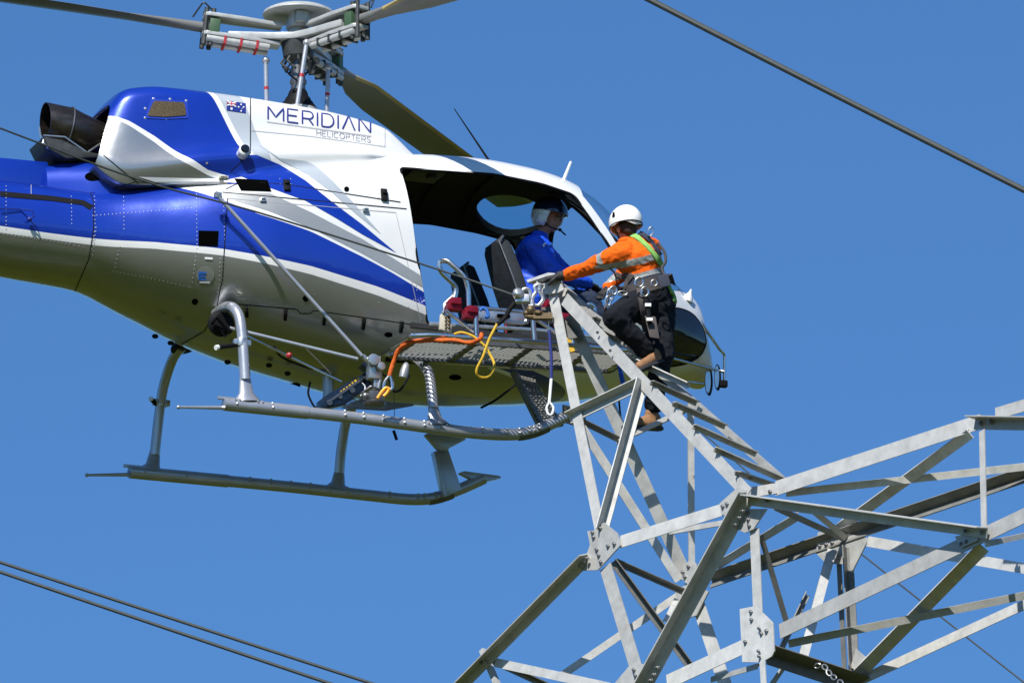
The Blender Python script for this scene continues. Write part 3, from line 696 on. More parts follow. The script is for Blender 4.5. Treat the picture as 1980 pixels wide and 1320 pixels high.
# nose: dark chin windows set into both sides, found in side view
def side_patch(name, poly_xz, m, off, n=5, sides=(-1, 1)):
    mb = MB()
    cx = sum(p[0] for p in poly_xz) / len(poly_xz); cz = sum(p[1] for p in poly_xz) / len(poly_xz); N_ = len(poly_xz)
    for s in sides:
        vs = []
        for k in range(n + 1):
            for p in poly_xz:
                x = cx + (p[0] - cx) * k / n; z = cz + (p[1] - cz) * k / n
                h = bvhA.ray_cast(Vector((x, s * 3, z)), Vector((0, -s, 0)))
                vs.append(h[0] + (h[1] if h[1].y * s > 0 else -h[1]) * off if h[0] is not None else Vector((x, s * .1, z)))
        fs = [(k * N_ + i, k * N_ + (i + 1) % N_, (k + 1) * N_ + (i + 1) % N_, (k + 1) * N_ + i) for k in range(n) for i in range(N_)]
        mb.add(vs, fs)
    return mb.build(name, m, heli, True, 180, split=True)
def near_xz(px, py): h = near_hit(px, py)[0]; return (h.x, h.z)
chin = [near_xz(x, y) for x, y in ((1240, 655), (1262, 610), (1305, 592), (1338, 603), (1360, 632), (1367, 662), (1355, 690), (1325, 706), (1280, 712), (1248, 700))]
chin = rnd_poly(chin, .08)
ccx = sum(p[0] for p in chin) / len(chin); ccz = sum(p[1] for p in chin) / len(chin)
side_patch('chin_window_frame', chin, M['black'], .004)
side_patch('chin_window', [(ccx + (x - ccx) * .93, ccz + (z - ccz) * .93) for x, z in chin], M['smoke'], .008)
# A pillars are part of the skin; a black seal runs along the windscreen and the door frame
seal = MB()
for s in (-1, 1):
    pts = []
    for i in range(len(DOOR)):
        h = bvhA.ray_cast(Vector((DOOR[i][0], s * 3, DOOR[i][1])), Vector((0, -s, 0)))
        if h[0] is not None: pts.append(h[0] + Vector((0, -.004 * s, 0)))
    seal.tube(fillet(pts + [pts[0]], .01, 2), .012, 6, False)
seal.build('door_seal', M['black'], heli, split=True)
bm_ = MB(); pts = []
for i in range(20):
    t = i / 19; h = bvhA.ray_cast(Vector((2.3 + 1.1 * t, 0, 4)), Vector((0, 0, -1)))
    pts.append(h[0] + Vector((0, 0, -.02)))
bm_.tube(pts, .042, 8); bm_.build('windscreen_post', M['trim'], heli)
for s in (-1, 1):
    pts = []
    for (x, z) in [hxz(1126 + 120 * t, 370 + 200 * t, -.78) for t in (0, .25, .5, .75, 1)]:
        h = bvhA.ray_cast(Vector((x, s * 3, z)), Vector((0, -s, 0)))
        if h[0] is not None: pts.append(h[0] + Vector((0, -.045 * s, 0)))
    q = MB(); q.tube(pts, .028, 8); q.build('windscreen_pillar', M['trim'], heli)

# ---- cabin interior
cb = MB(); fz = .97
floor = [Vector((x, y, fz)) for x, y in ((.7, -.86), (2.3, -.84), (2.9, -.7), (3.2, -.4), (3.2, .4), (2.9, .7), (2.3, .84), (.7, .86))]
cb.plate([p - Vector((0, 0, .04)) for p in floor], .04, (0, 0, 1)); cb.build('cabin_floor', M['trim'], heli)
cb = MB(); cb.box((3.1, .15, 1.18), (.28, .55, .42)); cb.box((3.02, .15, 1.45), (.16, .62, .2)); cb.build('instrument_console', M['black'], heli, bevel=.02)
cb = MB(); cb.box((.86, .45, 1.06), (.3, .8, .22)); cb.box((1.1, .5, 1.02), (.3, .5, .1)); cb.build('rear_floor_box', M['trim'], heli, bevel=.02)
def seat(x, y):
    s = MB(); s.box((x + .02, y, 1.20), (.48, .46, .10)); s.box((x - .02, y, 1.06), (.36, .36, .2)); 
    o = s.build('seat_cushion', M['seatf'], heli, bevel=.03)
    s = MB(); a = Vector((x - .20, y, 1.22)); b = Vector((x - .42, y, 1.86)); ax = (b - a).normalized(); nn = Vector((0, 1, 0)).cross(ax)
    w0, w1 = .24, .19
    pr = [(-w0, 0), (w0, 0), (w0, .35), (w1, .66), (w1 * .6, .70), (-w1 * .6, .70), (-w1, .66), (-w0, .35)]
    s.plate([a + Vector((0, 1, 0)) * u + ax * v for u, v in pr], .11, nn)
    o = s.build('seat_back', M['seatf'], heli, bevel=.03)
    r = MB(); r.tube([a + Vector((0, -.2, 0)) + ax * .66, a + Vector((0, -.2, 0)) + ax * .70 + nn * .05, a + Vector((0, .2, 0)) + ax * .70 + nn * .05], .012, 8)
    r.tube(fillet([a + Vector((0, -.26, .0)), a + Vector((0, -.245, 0)) + ax * .35, a + Vector((0, -.2, 0)) + ax * .68], .05), .01, 8)
    r.build('seat_frame', M['dsteel'], heli)
    r = MB(); r.bar(a + nn * (-.02) + Vector((-.02, .1, .15)), a + Vector((-.03, .12, -.1)), .03, .006, (1, 0, 0)); r.build('belt_strap', M['red'], heli)
seat(2.0, -.42); seat(2.0, .42)

# ceiling ribs, overhead panel, hanging headset cord, door frame trim
mb = MB()
for x in (1.0, 1.35, 1.75):
    pts = []
    for k in range(13):
        y = -.68 + 1.36 * k / 12; h = bvhA.ray_cast(Vector((x, y, 4)), Vector((0, 0, -1)))
        pts.append(h[0] + Vector((0, 0, -.06)))
    mb.tube(pts, .018, 6, flat=1.6)
mb.build('ceiling_rib', mat('ceiling_rib_paint', (.03, .03, .028), .8, spec=.2), heli, split=True)
mb = MB(); mb.box((1.0, -.35, 2.47), (.3, .35, .06)); mb.lathe((1.05, -.4, 2.44), (0, 0, -1), [(0, .05), (.03, .045)], 14); mb.build('overhead_panel', M['hubd'], heli, bevel=.01)
mb = MB(); mb.tube(smoothpts([(2.3, .1, 2.5), (2.32, .08, 2.36), (2.26, .06, 2.30), (2.22, .06, 2.36)]), .012, 6); mb.build('headset_hook', M['black'], heli)
for y in (-.42, .42):
    mb = MB(); mb.bar((1.62, y - .12, 1.8), (1.82, y - .1, 1.3), .045, .008, (1, 0, .3)); mb.bar((1.62, y + .12, 1.8), (1.82, y + .1, 1.3), .045, .008, (1, 0, .3)); mb.build('seat_harness', M['web'], heli, split=True)
# ------------------------------------------------------------------ tail pieces, exhaust, antennas
mb = MB()
L0 = [H(*q, y=-.12) for q in ((0, 303), (95, 312), (96, 362), (0, 348))]
far = [Vector((-6.5, -.12, L0[0].z + .02)), Vector((-6.5, -.12, L0[3].z))]
mb.plate([far[0], L0[0], L0[1], L0[2] - Vector((0, 0, .06)), L0[3] - Vector((0, 0, .06)), far[1]], .26, (0, 1, 0))
mb.build('tail_drive_cover', M['blue'], heli, bevel=.03)
mb = MB()
prof = [(-2.33, .19, .10, .02), (-2.2, .23, .14, .03), (-2.0, .30, .26, .0), (-1.85, .36, .26, 0), (-1.68, .36, .18, 0), (-1.52, .32, .10, 0)]
top = [H(x, y, y=-.22).z for x, y in ((100, 312), (125, 306), (165, 302), (200, 312), (235, 330), (262, 350))]
vs = []; n = 16
for (x, w, h, _), zt in zip(prof, top):
    zb = 1.93
    for k in range(n):
        q = math.pi * k / (n - 1); vs.append(Vector((x, -w * sgnp(math.cos(q), .75), zb + (zt - zb) * sgnp(math.sin(q), .6))))
fs = [(i * n + k, i * n + k + 1, (i + 1) * n + k + 1, (i + 1) * n + k) for i in range(5) for k in range(n - 1)] + [tuple(range(n))]
mb.add(vs, fs); o = mb.build('tail_fairing', M['blue'], heli, True, 60)
bvhT = BVHTree.FromPolygons(vs, fs[:-1])
oo, dd = lray(181, 341); r_ = bvhT.ray_cast(oo, dd)
if r_[0] is not None:
    nn = -r_[1] if r_[1].dot(dd) > 0 else r_[1]; t = Vector((1, 0, 0)); t = (t - nn * t.dot(nn)).normalized(); s = nn.cross(t); mb = MB()
    mb.plate([r_[0] + nn * .002 + t * .075 * math.cos(a) + s * .042 * math.sin(a) for a in [i * .314159 for i in range(20)]], .004, nn); mb.build('fairing_port', M['dark'], heli)
# exhaust pipe (hollow, cut end to the rear)
ax = [H(240, 268, y=-.05), H(200, 264, y=-.05), H(160, 258, y=-.05), H(125, 248, y=-.05), H(86, 233, y=-.05)]
rs = [.13, .14, .17, .20, .165]
top = [(226, 242), (200, 240), (160, 222), (137, 210), (86, 199)]; bot = [(226, 302), (200, 303), (150, 300), (122, 290), (89, 266)]
vs = []; n = 28; pr = []
for (a, b) in zip(top, bot):
    A, B = H(*a, y=-.05), H(*b, y=-.05); c = (A + B) / 2; v = (A - B) / 2; r = v.length; pr.append((c, v.normalized(), r))
mb = MB(); rings = []
seq = [(c, u, r) for c, u, r in pr] + [(c, u, r - .008) for c, u, r in pr[::-1]]
for c, u, r in seq:
    for k in range(n):
        q = 2 * math.pi * k / n; vs.append(c + u * r * math.cos(q) + Vector((0, 1, 0)) * r * math.sin(q))
m = len(seq); fs = [(i * n + k, i * n + (k + 1) % n, (i + 1) * n + (k + 1) % n, (i + 1) * n + k) for i in range(m - 1) for k in range(n)]
mb.add(vs, fs); mb.build('exhaust_pipe', M['exh'], heli, True, 60)
c, u, r = pr[3]; mb = MB(); mb.tube([c + u * (r + .003) * math.cos(q) + Vector((0, 1, 0)) * (r + .003) * math.sin(q) for q in [i * .2244 for i in range(29)]], .007, 6, False); mb.build('exhaust_band', M['dsteel'], heli)
mb = MB(); mb.tube([H(*q, y=-.22) for q in ((199, 275), (172, 293), (168, 295), (125, 265), (84, 262), (83, 276), (95, 288), (117, 301))], .009, 6)
mb.tube([H(*q, y=-.22) for q in ((76, 246), (79, 268))], .008, 6); mb.build('drain_bracket', M['alum'], heli, split=True)
mb = MB(); mb.plate([H(*q, y=-.25) for q in ((84, 264), (120, 270), (165, 292), (196, 298), (190, 304), (128, 306), (96, 288))], .4, (0, 1, 0)); mb.build('exhaust_tray', M['hubd'], heli, bevel=.01)
# antennas
mb = MB(); mb.tube([H(945, 310, y=-.3), H(878, 210, y=-.3)], [.011, .004], 8); mb.build('antenna', M['black'], heli)
mb = MB(); mb.tube([H(1090, 348, y=-.5), H(1104, 313, y=-.5)], [.016, .012], 8); mb.build('antenna', M['white'], heli)
mb = MB(); mb.tube([H(40, 404, y=-.42), H(62, 407, y=-.5), H(66, 418, y=-.5), H(58, 424, y=-.46)], .006, 6); mb.tube([H(0, 403, y=-.42), H(40, 404, y=-.42)], .006, 6); mb.ball(H(57, 424, y=-.46), .022); mb.build('tail_fitting', M['decal_blue'], heli)

# ------------------------------------------------------------------ rotor
rotor = tag(empty('x'), None); bpy.data.objects.remove(rotor)
HZ = H(577, 84, y=0).z; mx = H(577, 84, y=0).x
def hb(px, py, d=0.0): return H(px, py, y=d)
mb = MB()
mb.lathe((mx, 0, 2.88), (0, 0, 1), [(0, .24), (.05, .25), (.09, .2), (.13, .17)], 28)
mb.lathe((mx, 0, 3.0), (0, 0, 1), [(0, .17), (.02, .17), (.04, .15)], 24); mb.build('mast_base', M['hub'], heli)
mb = MB(); mb.lathe((mx, 0, 3.03), (0, 0, 1), [(0, .165), (.03, .15), (.035, .142), (.06, .13), (.065, .12), (.1, .105), (.105, .095), (.15, .08), (.17, .07)], 24); mb.build('mast_boot', M['black'], heli)
mb = MB(); mb.lathe((mx, 0, 3.15), (0, 0, 1), [(0, .062), (.1, .062), (.11, .072), (.14, .072), (.15, .06), (.45, .058)], 20); mb.build('mast', M['dsteel'], heli)
# swashplate arms and pitch links
mb = MB()
for a in (-112, 8, 128):
    c, s = math.cos(R(a)), math.sin(R(a)); mb.bar((mx, 0, 2.97), (mx + .29 * c, .29 * s, 2.93), .09, .05); mb.ball((mx + .29 * c, .29 * s, 2.95), .04)
mb.build('swashplate', M['hub'], heli, bevel=.01)
AZ = [-112 + 39, 8 + 39, 128 + 39]
# blade azimuths (heli frame: 0 = nose). world azimuth - 21 deg
BA = [189 - 21, 313 - 21, 69 - 21]
CONE = [R(5.6), R(0.0), R(.6)]
for i, a in enumerate((-112 + 0, 5, 170)):
    c, s = math.cos(R(a)), math.sin(R(a)); mb = MB(); b0 = Vector((mx + .27 * c, .27 * s, 2.95)); b1 = Vector((mx + .27 * c * (.15 if i == 0 else 1.05), .27 * s, 3.55 if i == 0 else 3.45))
    mb.tube([b0, b1], .02, 10); mb.ball(b0, .034); mb.ball(b1, .034); lk = mb.build('pitch_link', M['tube'], heli)
    mb = MB(); mb.tube([b0 + (b1 - b0) * .48, b0 + (b1 - b0) * .53], .0215, 10); mb.build('link_mark', M['red'], lk)
HC = Vector((mx, 0, HZ))
# dome on top
mb = MB(); mb.lathe(HC + Vector((0, 0, .245)), (0, 0, 1), [(0, .29), (.004, .31), (.03, .30), (.055, .25), (.07, .15), (.075, .02)], 40)
mb.build('hub_dome', M['hub'], heli, True, 50)
mb = MB(); mb.box(HC + Vector((-.02, -.05, .19)), (.16, .2, .14)); mb.lathe(HC + Vector((0, 0, .05)), (0, 0, 1), [(0, .10), (.2, .08)], 16); mb.box(HC + Vector((-.03, -.16, .19)), (.1, .06, .1)); mb.build('dome_support', M['hub'], heli, bevel=.012)
# star
mb = MB(); star = []
for k in range(3):
    a = R(BA[k]); 
    for da, r in ((-60, .15), (-24, .24), (-9, .5), (-6, .62), (6, .62), (9, .5), (24, .24)):
        star.append(HC + Vector((math.cos(a + R(da)) * r, math.sin(a + R(da)) * r, .0)))
# order by angle for a clean outline
star.sort(key=lambda p: math.atan2(p.y - HC.y, p.x - HC.x))
mb.plate([p + Vector((0, 0, .0)) for p in star], .06, (0, 0, 1)); mb.build('rotor_star', M['hub'], heli, bevel=.012)
mb = MB(); mb.lathe(HC + Vector((0, 0, -.16)), (0, 0, 1), [(0, .09), (.03, .13), (.16, .15)], 20)
for k in range(9):
    q = R(k * 40 + 11); mb.tube([HC + Vector((math.cos(q) * .08, math.sin(q) * .08, -.1)), HC + Vector((math.cos(q) * .15, math.sin(q) * .15, -.19)), HC + Vector((math.cos(q + .5) * .1, math.sin(q + .5) * .1, -.26))], .012, 6)
mb.build('hub_underside', M['hubd'], heli, True, 40)
for k in range(3):
    a = R(BA[k]); cn = CONE[k]
    X = Vector((math.cos(a) * math.cos(cn), math.sin(a) * math.cos(cn), math.sin(cn))); Y = Vector((-math.sin(a), math.cos(a), 0)); Z = X.cross(Y)
    tw = R(8); 
    sl = MB()                                                    # sleeve plates above and below the star arm
    for zz in (.105, -.065):
        pl = [(.16, -.07), (.5, -.10), (.80, -.10), (.84, -.07), (.84, .07), (.80, .10), (.5, .10), (.16, .07)]
        sl.plate([HC + X * u + Y * v + Z * zz for u, v in pl], .035, Z)
    for v in (-.07, .07): sl.tube([HC + X * .25 + Y * v - Z * .10, HC + X * .8 + Y * v - Z * .09], .032, 10)
    s_o = sl.build('blade_sleeve', M['hub'], heli, bevel=.008)
    g = MB(); g.box(HC + X * .74 + Z * .02, (.09, .2, .13), X, Y, Z); g.build('sleeve_spacer', M['green'], s_o, bevel=.01)
    g = MB()
    for u in (.36, .5, .64): g.box(HC + X * u - Z * .095, (.022, .21, .07), X, Y, Z)
    g.build('sleeve_band', M['red'] if k == 0 else M['hubd'], s_o, split=True)
    g = MB()
    for u in (.76, .82):
        for v in (-.06, .06): g.lathe(HC + X * u + Y * v - Z * .15, Z, [(0, .022), (.33, .022)], 8)
    g.tube(fillet([HC + X * .78 + Y * .06 + Z * .17, HC + X * .86 + Y * .1 + Z * .22, HC + X * .93 + Z * .1], .03), .008, 6)
    g.build('blade_pin', M['hubd'], s_o, split=True)
    # blade: thin aerofoil with root taper, leading edge tan
    secs = [(.78, .11, .09), (.98, .12, .075), (1.15, .16, .06), (1.5, .31, .042), (2.0, .35, .04), (3.5, .35, .04), (5.3, .35, .038)]
    vs = []; n = 20
    for rr, ch, th in secs:
        for j in range(n):
            q = 2 * math.pi * j / n; u = math.cos(q); t = th / 2 * math.sin(q) * (1 - .55 * max(0, u)) if rr > 1.2 else th / 2 * sgnp(math.sin(q), .5)
            cy = -.04 * min(1, max(0, (rr - 1.0))) ; v = ch / 2 * u - cy
            tq = tw * min(1, max(0, (rr - 1) / .5)) * (1.25 - rr / 5.3)
            vs.append(HC + X * rr + Y * (v * math.cos(tq) + t * math.sin(tq)) + Z * (.02 + t * math.cos(tq) - v * math.sin(tq)))
    fs = []; mi = []
    m = len(secs)
    mb = MB()
    for i in range(m - 1):
        for j in range(n):
            lead = math.cos(2 * math.pi * (j + .5) / n) < -.72 and i >= 2
            mb.add([vs[i * n + j], vs[i * n + (j + 1) % n], vs[(i + 1) * n + (j + 1) % n], vs[(i + 1) * n + j]], [(0, 1, 2, 3)], 1 if lead else 0)
    mb.add(vs[:n], [tuple(range(n))]); mb.add(vs[-n:], [tuple(range(n - 1, -1, -1))])
    mb.build('rotor_blade', [M['bladeg'], M['tan']], heli, True, 60)
mb = MB(); q = smoothpts([HC + Vector((.0, -.1, -.12)), HC + Vector((-.16, -.16, -.3)), HC + Vector((-.05, -.12, -.38))]); mb.tube(q, .008, 6); mb.build('hub_cable', M['black'], heli)

# ------------------------------------------------------------------ skid landing gear
def skid(y, main, rod, name='skid_tube'):
    pts = smoothpts([H(a, b, y=y) for a, b in main], 4); mb = MB(); mb.tube(pts, .05, 16); t = mb.build(name, M['tube'], heli)
    mb = MB(); p = [H(a, b, y=y) for a, b in rod]; mb.tube(p, [.011, .018], 8); mb.ball(p[0], .018); mb.build('skid_tail_rod', M['tube'], t)
    mb = MB()
    for s in (.04, .12, .22, .26, .31, .34, .37, .40, .5, .62, .66, .72, .77, .8):
        c = pts[int(s * (len(pts) - 1))]
        for v in (Vector((0, -.05, .0)), Vector((0, -.035, .036))): mb.ball(c + v, .014, 8)
    mb.build('skid_bolt', M['tube'], t, split=True)
    mb = MB(); a, b = pts[0], pts[5]; mb.tube([a, b], [.057, .057], 12); mb.box(a + Vector((.03, 0, .052)), (.16, .03, .022)); mb.build('skid_end_sleeve', M['tube'], t)
    # wear plates under the tube
    mb = MB(); k = len(pts); mb.tube([p + Vector((0, 0, -.012)) for p in pts[int(.66 * k):int(.86 * k)]], .046, 10); mb.build('skid_wear_plate', M['dsteel'], t)
    return pts
near_pts = skid(-1.1, [(432, 781), (560, 794), (700, 809), (850, 829), (930, 838), (990, 840), (1030, 834), (1068, 818), (1110, 797)], [(345, 787), (436, 788)])
far_pts = skid(1.1, [(250, 912), (400, 926), (560, 941), (700, 956), (790, 965), (840, 962), (885, 947), (935, 925)], [(168, 918), (256, 917)])
def leg(points, ys, y_foot, foot, name='gear_leg'):
    pts = smoothpts([H(a, b, y=y) for (a, b), y in zip(points, ys)], 5); n = len(pts)
    rs = [.045] * n; mb = MB(); mb.tube(pts, rs, 14); f = H(*foot, y=y_foot)
    mb.tube([pts[-1] + (pts[-2] - pts[-1]) * .9, pts[-1] * .4 + f * .6, f], [.045, .065, .125], 14, flat=.5)
    for dx in (-.12, -.08, .08, .12): mb.ball(f + Vector((dx, math.copysign(.045, y_foot), .0)), .014, 6)
    return mb.build(name, M['tube'], heli)
leg([(418, 606), (436, 594), (452, 596), (464, 618), (470, 670), (474, 735)], [-.55, -.8, -.95, -1.03, -1.07, -1.1], -1.1, (478, 777))
leg([(352, 670), (334, 694), (317, 745), (308, 800), (299, 880)], [.6, .85, 1.0, 1.07, 1.1], 1.1, (293, 912))
ln = leg([(800, 690), (815, 700), (829, 722), (835, 760), (838, 790)], [-.7, -.88, -1.0, -1.07, -1.1], -1.1, (843, 822))
leg([(700, 768), (684, 782), (670, 812), (660, 870), (656, 915)], [.6, .85, 1.0, 1.07, 1.1], 1.1, (652, 947))
# tread tape on the front near leg
mb = MB()
for i in range(13):
    for j in range(3):
        px = 822 + i * .9 + j * 5; py = 712 + i * 6.2
        mb.ball(H(px, py, y=-1.09 if i > 6 else -1.0 - .01 * i), .010, 6)
mb.build('leg_tread', M['steel'], ln)
for (cx, cy, y, a, b) in ((467, 663, -1.06, (417, 672), (485, 664)), (311, 779, 1.06, (291, 770), (322, 780))):
    mb = MB(); c = H(cx, cy, y=y); mb.lathe(c + Vector((0, 0, -.035)), (0, 0, 1), [(0, .052), (.07, .052)], 14); mb.box(c + Vector((.0, -.01, 0)), (.15, .05, .05)); 
    p, q = H(*a, y=y - .08), H(cx - 8 if a[0] < cx else cx + 8, cy + 3, y=y); o = mb.build('leg_clamp', M['alum'], heli, bevel=.006)
    mb = MB(); mb.tube([p, p + (q - p) * .12], .022, 10); mb.build('clamp_tip', M['decal_white'], o); mb = MB(); mb.tube([p + (q - p) * .12, q], .02, 10); mb.build('clamp_rod', M['black'], o)
mb = MB(); c = H(430, 628, y=-.75)
mb.lathe(c + Vector((0, .06, .02)), (0, -1, 0), [(0, .11), (.04, .115), (.08, .08)], 18); mb.tube([H(408, 624, y=-.8), H(420, 612, y=-.86), H(445, 640, y=-.84)], .025, 8); mb.tube([H(428, 640, y=-.84), H(436, 652, y=-.84), H(446, 640, y=-.84)], .006, 6); mb.build('gear_socket', M['black'], heli)
mb = MB(); c = H(352, 672, y=.62); mb.lathe(c + Vector((0, .02, .06)), (.1, -.1, -1), [(0, .06), (.05, .10), (.08, .1)], 16); mb.build('gear_socket', M['black'], heli)
mb = MB(); c = H(806, 700, y=-.62); mb.box(c + Vector((-.1, .1, .02)), (.35, .3, .06)); mb.build('gear_socket', M['black'], heli, bevel=.02)
# far side step: bracket, panel, toe piece
mb = MB(); mb.plate([H(*q, y=1.02) for q in ((818, 842), (834, 836), (872, 838), (897, 846), (897, 852), (866, 868), (862, 874), (844, 872))], .05, (0, -1, 0)); mb.build('step_bracket', M['tube'], heli, bevel=.006)
mb = MB(); mb.plate([H(*q, y=1.04) for q in ((842, 872), (866, 866), (893, 946), (860, 960))], .05, (0, 1, 0)); mb.plate([H(*q, y=1.0) for q in ((839, 872), (845, 872), (864, 958), (858, 960))], .08, (0, 1, 0)); mb.build('step_panel', M['tube'], heli, bevel=.004)
mb = MB(); mb.plate([H(*q, y=1.07) for q in ((889, 913), (898, 910), (966, 919), (970, 923), (930, 932), (880, 950), (876, 944), (912, 925))], .06, (0, 1, 0)); mb.build('skid_toe', M['tube'], heli, bevel=.004)
# near front ladder panel with tread and toe plate
def tread(name, quad, y, nu, nv, m=None, th=.02, par=None):
    a, b, c, d = [Vector(q) for q in quad]; mb = MB()
    def pt(u, v): return (a * (1 - u) + b * u) * (1 - v) + (d * (1 - u) + c * u) * v
    nrm = (b - a).cross(d - a).normalized(); nrm = nrm if nrm.y < 0 else -nrm
    for i in range(nv):
        for j in range(nu):
            v = (i + .5) / nv; u = (j + (.5 if i % 2 else .95)) / nu
            if u > 1: continue
            e1 = (pt(min(1, u + .35 / nu), v) - pt(max(0, u - .35 / nu), v)); e2 = (pt(u, v + .2 / nv) - pt(u, v - .2 / nv))
            mb.bar(pt(u, v) - e1 / 2 + nrm * th, pt(u, v) + e1 / 2 + nrm * th, e2.length, .008, nrm)
    return mb.build(name, m or M['slat'], par or heli, False)
Q = [H(990, 722, y=-1.0), H(1032, 733, y=-1.0), H(1090, 822, y=-1.1), H(1048, 832, y=-1.1)]
mb = MB(); nrm = (Q[1] - Q[0]).cross(Q[3] - Q[0]).normalized(); nrm = nrm if nrm.y < 0 else -nrm
mb.plate(Q, -.02, nrm)
mb.plate([H(*q, y=-1.0) for q in ((986, 722), (992, 722), (1050, 832), (1042, 834))], .10, (0, -1, 0)); stp = mb.build('boarding_step_panel', M['dsteel'], heli)
tread('boarding_step_tread', [q + nrm * .002 for q in Q], 0, 7, 22, None, .006, stp)
Q2 = [H(1088, 782, y=-1.18), H(1130, 790, y=-1.18), H(1135, 830, y=-1.12), H(1088, 815, y=-1.12)]
mb = MB(); mb.plate(Q2, .01, (0, 1, 0)); s2 = mb.build('skid_toe_plate', M['dsteel'], heli); tread('toe_plate_tread', Q2, 0, 5, 7, None, -.004, s2)

# ------------------------------------------------------------------ side work platform
pz = H(740, 683, y=-1.02).z
def PZ(px, py, dz=0): return H(px, py, z=pz + dz)
outer = [PZ(740, 684), PZ(798, 648), PZ(838, 647), PZ(1000, 658), PZ(1160, 672), PZ(1235, 679), PZ(1170, 718), PZ(1035, 713), PZ(865, 700), PZ(740, 684)]
mb = MB(); mb.tube(fillet(outer, .05), .02, 10); plat = mb.build('work_platform_frame', M['steel'], heli)
i0, i1, o0, o1 = PZ(756, 688), PZ(1180, 716), PZ(806, 655), PZ(1222, 684)
mb = MB()
for t in (.0, .27, .53, .80, 1.0): mb.bar(i0 + (i1 - i0) * t, o0 + (o1 - o0) * t, .05, .035)
mb.bar(i0, i1, .04, .05); mb.bar(o0, o1, .035, .035); mb.build('platform_crossbar', M['dsteel'], plat, split=True)
mb = MB(); N_ = 46; u = (i1 - i0); v = (o0 - i0)
for k in range(-16, N_):
    t0 = k / N_; a = 0; b = 1; sh = .11
    s0, s1 = max(0, t0), min(1, t0 + sh)
    if t0 < 0: a = (0 - t0) / sh
    if t0 + sh > 1: b = (1 - t0) / sh
    if b <= a: continue
    p = i0 + u * (t0 + sh * a) + v * a; q = i0 + u * (t0 + sh * b) + v * b; mb.bar(p, q, .0105, .009)
for k in range(1, 3): mb.bar(i0 + v * k / 3, i1 + v * k / 10, .005, .004)
mb.build('platform_grating', M['slat'], plat, False)
# grab rails, clamps, tray rails
def rail(name, pts, y, r=.018, f=.06, m='steel', par=None):
    ys = y if isinstance(y, (list, tuple)) else [y] * len(pts); mb = MB(); mb.tube(fillet([H(a, b, y=yy) for (a, b), yy in zip(pts, ys)], f), r, 10); return mb.build(name, M[m], par or heli)
rail('grab_rail', [(877, 582), (884, 556), (850, 524), (850, 505), (864, 503), (900, 536), (906, 560), (906, 600)], [-1.3, -1.3, -1.3, -1.3, -1.34, -1.42, -1.42, -1.42], .022, .05)
rail('support_leg', [(862, 600), (922, 646)], -1.35, .017); rail('support_leg', [(920, 612), (922, 656)], -1.45, .022); rail('support_leg', [(1031, 620), (1034, 662)], -1.5, .022)
rail('support_leg', [(1032, 614), (1086, 650)], -1.5, .017); rail('rail_tube', [(916, 594), (1018, 603), (1018, 626), (930, 618)], -1.38, .017)
rail('support_leg', [(1108, 640), (1108, 672)], -1.5, .02); rail('grab_rail', [(1126, 640), (1122, 610), (1138, 586), (1150, 592), (1150, 620)], -1.35, .02, .05)
rail('rail_tube', [(858, 606), (860, 588), (880, 570)], -1.25, .02); rail('rail_tube', [(860, 626), (862, 648)], -1.2, .014)
for (cx, cy, y) in ((877, 592, -1.32), (909, 608, -1.42), (1062, 595, -1.42), (1086, 622, -1.4), (1078, 690, -1.2)):
    mb = MB(); c = H(cx, cy, y=y); mb.box(c, (.12, .10, .085)); mb.box(c + Vector((0, -.02, .03)), (.09, .11, .06)); mb.build('rail_clamp', M['redclamp'], heli, bevel=.01)
mb = MB(); q = [H(*a, y=-1.2) for a in ((905, 598), (1022, 606), (1022, 626), (905, 618))]; mb.plate(q, .02, (0, 1, 0)); tray = mb.build('side_tray', M['alum'], heli, bevel=.004)
mb = MB()
for c in ((905, 604, 12), (974, 611, 13)):
    mb.plate([H(x, y, y=-1.225) for x, y in rnd_poly([(c[0] - c[2], c[1] - 5), (c[0] + c[2], c[1] - 3), (c[0] + c[2], c[1] + 5), (c[0] - c[2], c[1] + 3)], 4)], .004, (0, 1, 0))
mb.build('tray_slot', M['dark'], tray, split=True)
mb = MB(); mb.plate([H(*a, y=-1.25) for a in ((853, 606), (872, 610), (874, 642), (851, 636))], .04, (0, 1, 0)); sb = mb.build('switch_box', M['beige'], heli, bevel=.006)
mb = MB()
for k in range(4):
    for j in (0, 1): mb.ball(H(862 + 6 * j, 613 + 7 * k, y=-1.26), .011, 8)
mb.build('switch_stud', M['gold'], sb, split=True)
mb = MB(); mb.plate([H(*a, y=-.99) for a in ((831, 622), (1040, 634), (1170, 650), (1170, 655), (1040, 640), (831, 629))], .03, (0, 1, 0)); mb.build('door_sill', M['alum'], heli, bevel=.003)

# ------------------------------------------------------------------ struts, hoist beam, hook gear
rail('brace_strut', [(424, 382), (700, 688)], [-.93, -1.12], .017, .01, 'tube'); rail('brace_strut', [(444, 634), (692, 694)], [-.85, -1.12], .016, .01, 'tube'); rail('brace_strut', [(470, 646), (660, 738)], [-.8, -.85], .012)
rail('brace_strut', [(586, 668), (640, 722)], [-1.0, -.85], .006); mb = MB(); mb.ball(H(559, 687, y=-.84), .028, 8); mb.build('strut_mark', M['red'], heli)
mb = MB(); mb.box(H(421, 378, y=-.92), (.06, .05, .05)); mb.tube([H(416, 372, y=-.93), H(428, 384, y=-.93)], .02, 8); mb.build('strut_bracket', M['alum'], heli, bevel=.006)
mb = MB(); b = [H(*q, y=-1.0) for q in ((620, 772), (622, 790), (668, 782), (738, 728), (735, 690), (714, 690), (700, 704), (712, 716), (640, 758))]; mb.plate(b, .12, (0, 1, 0)); hoist = mb.build('hoist_beam', M['winch'], heli, bevel=.012)
mb = MB()
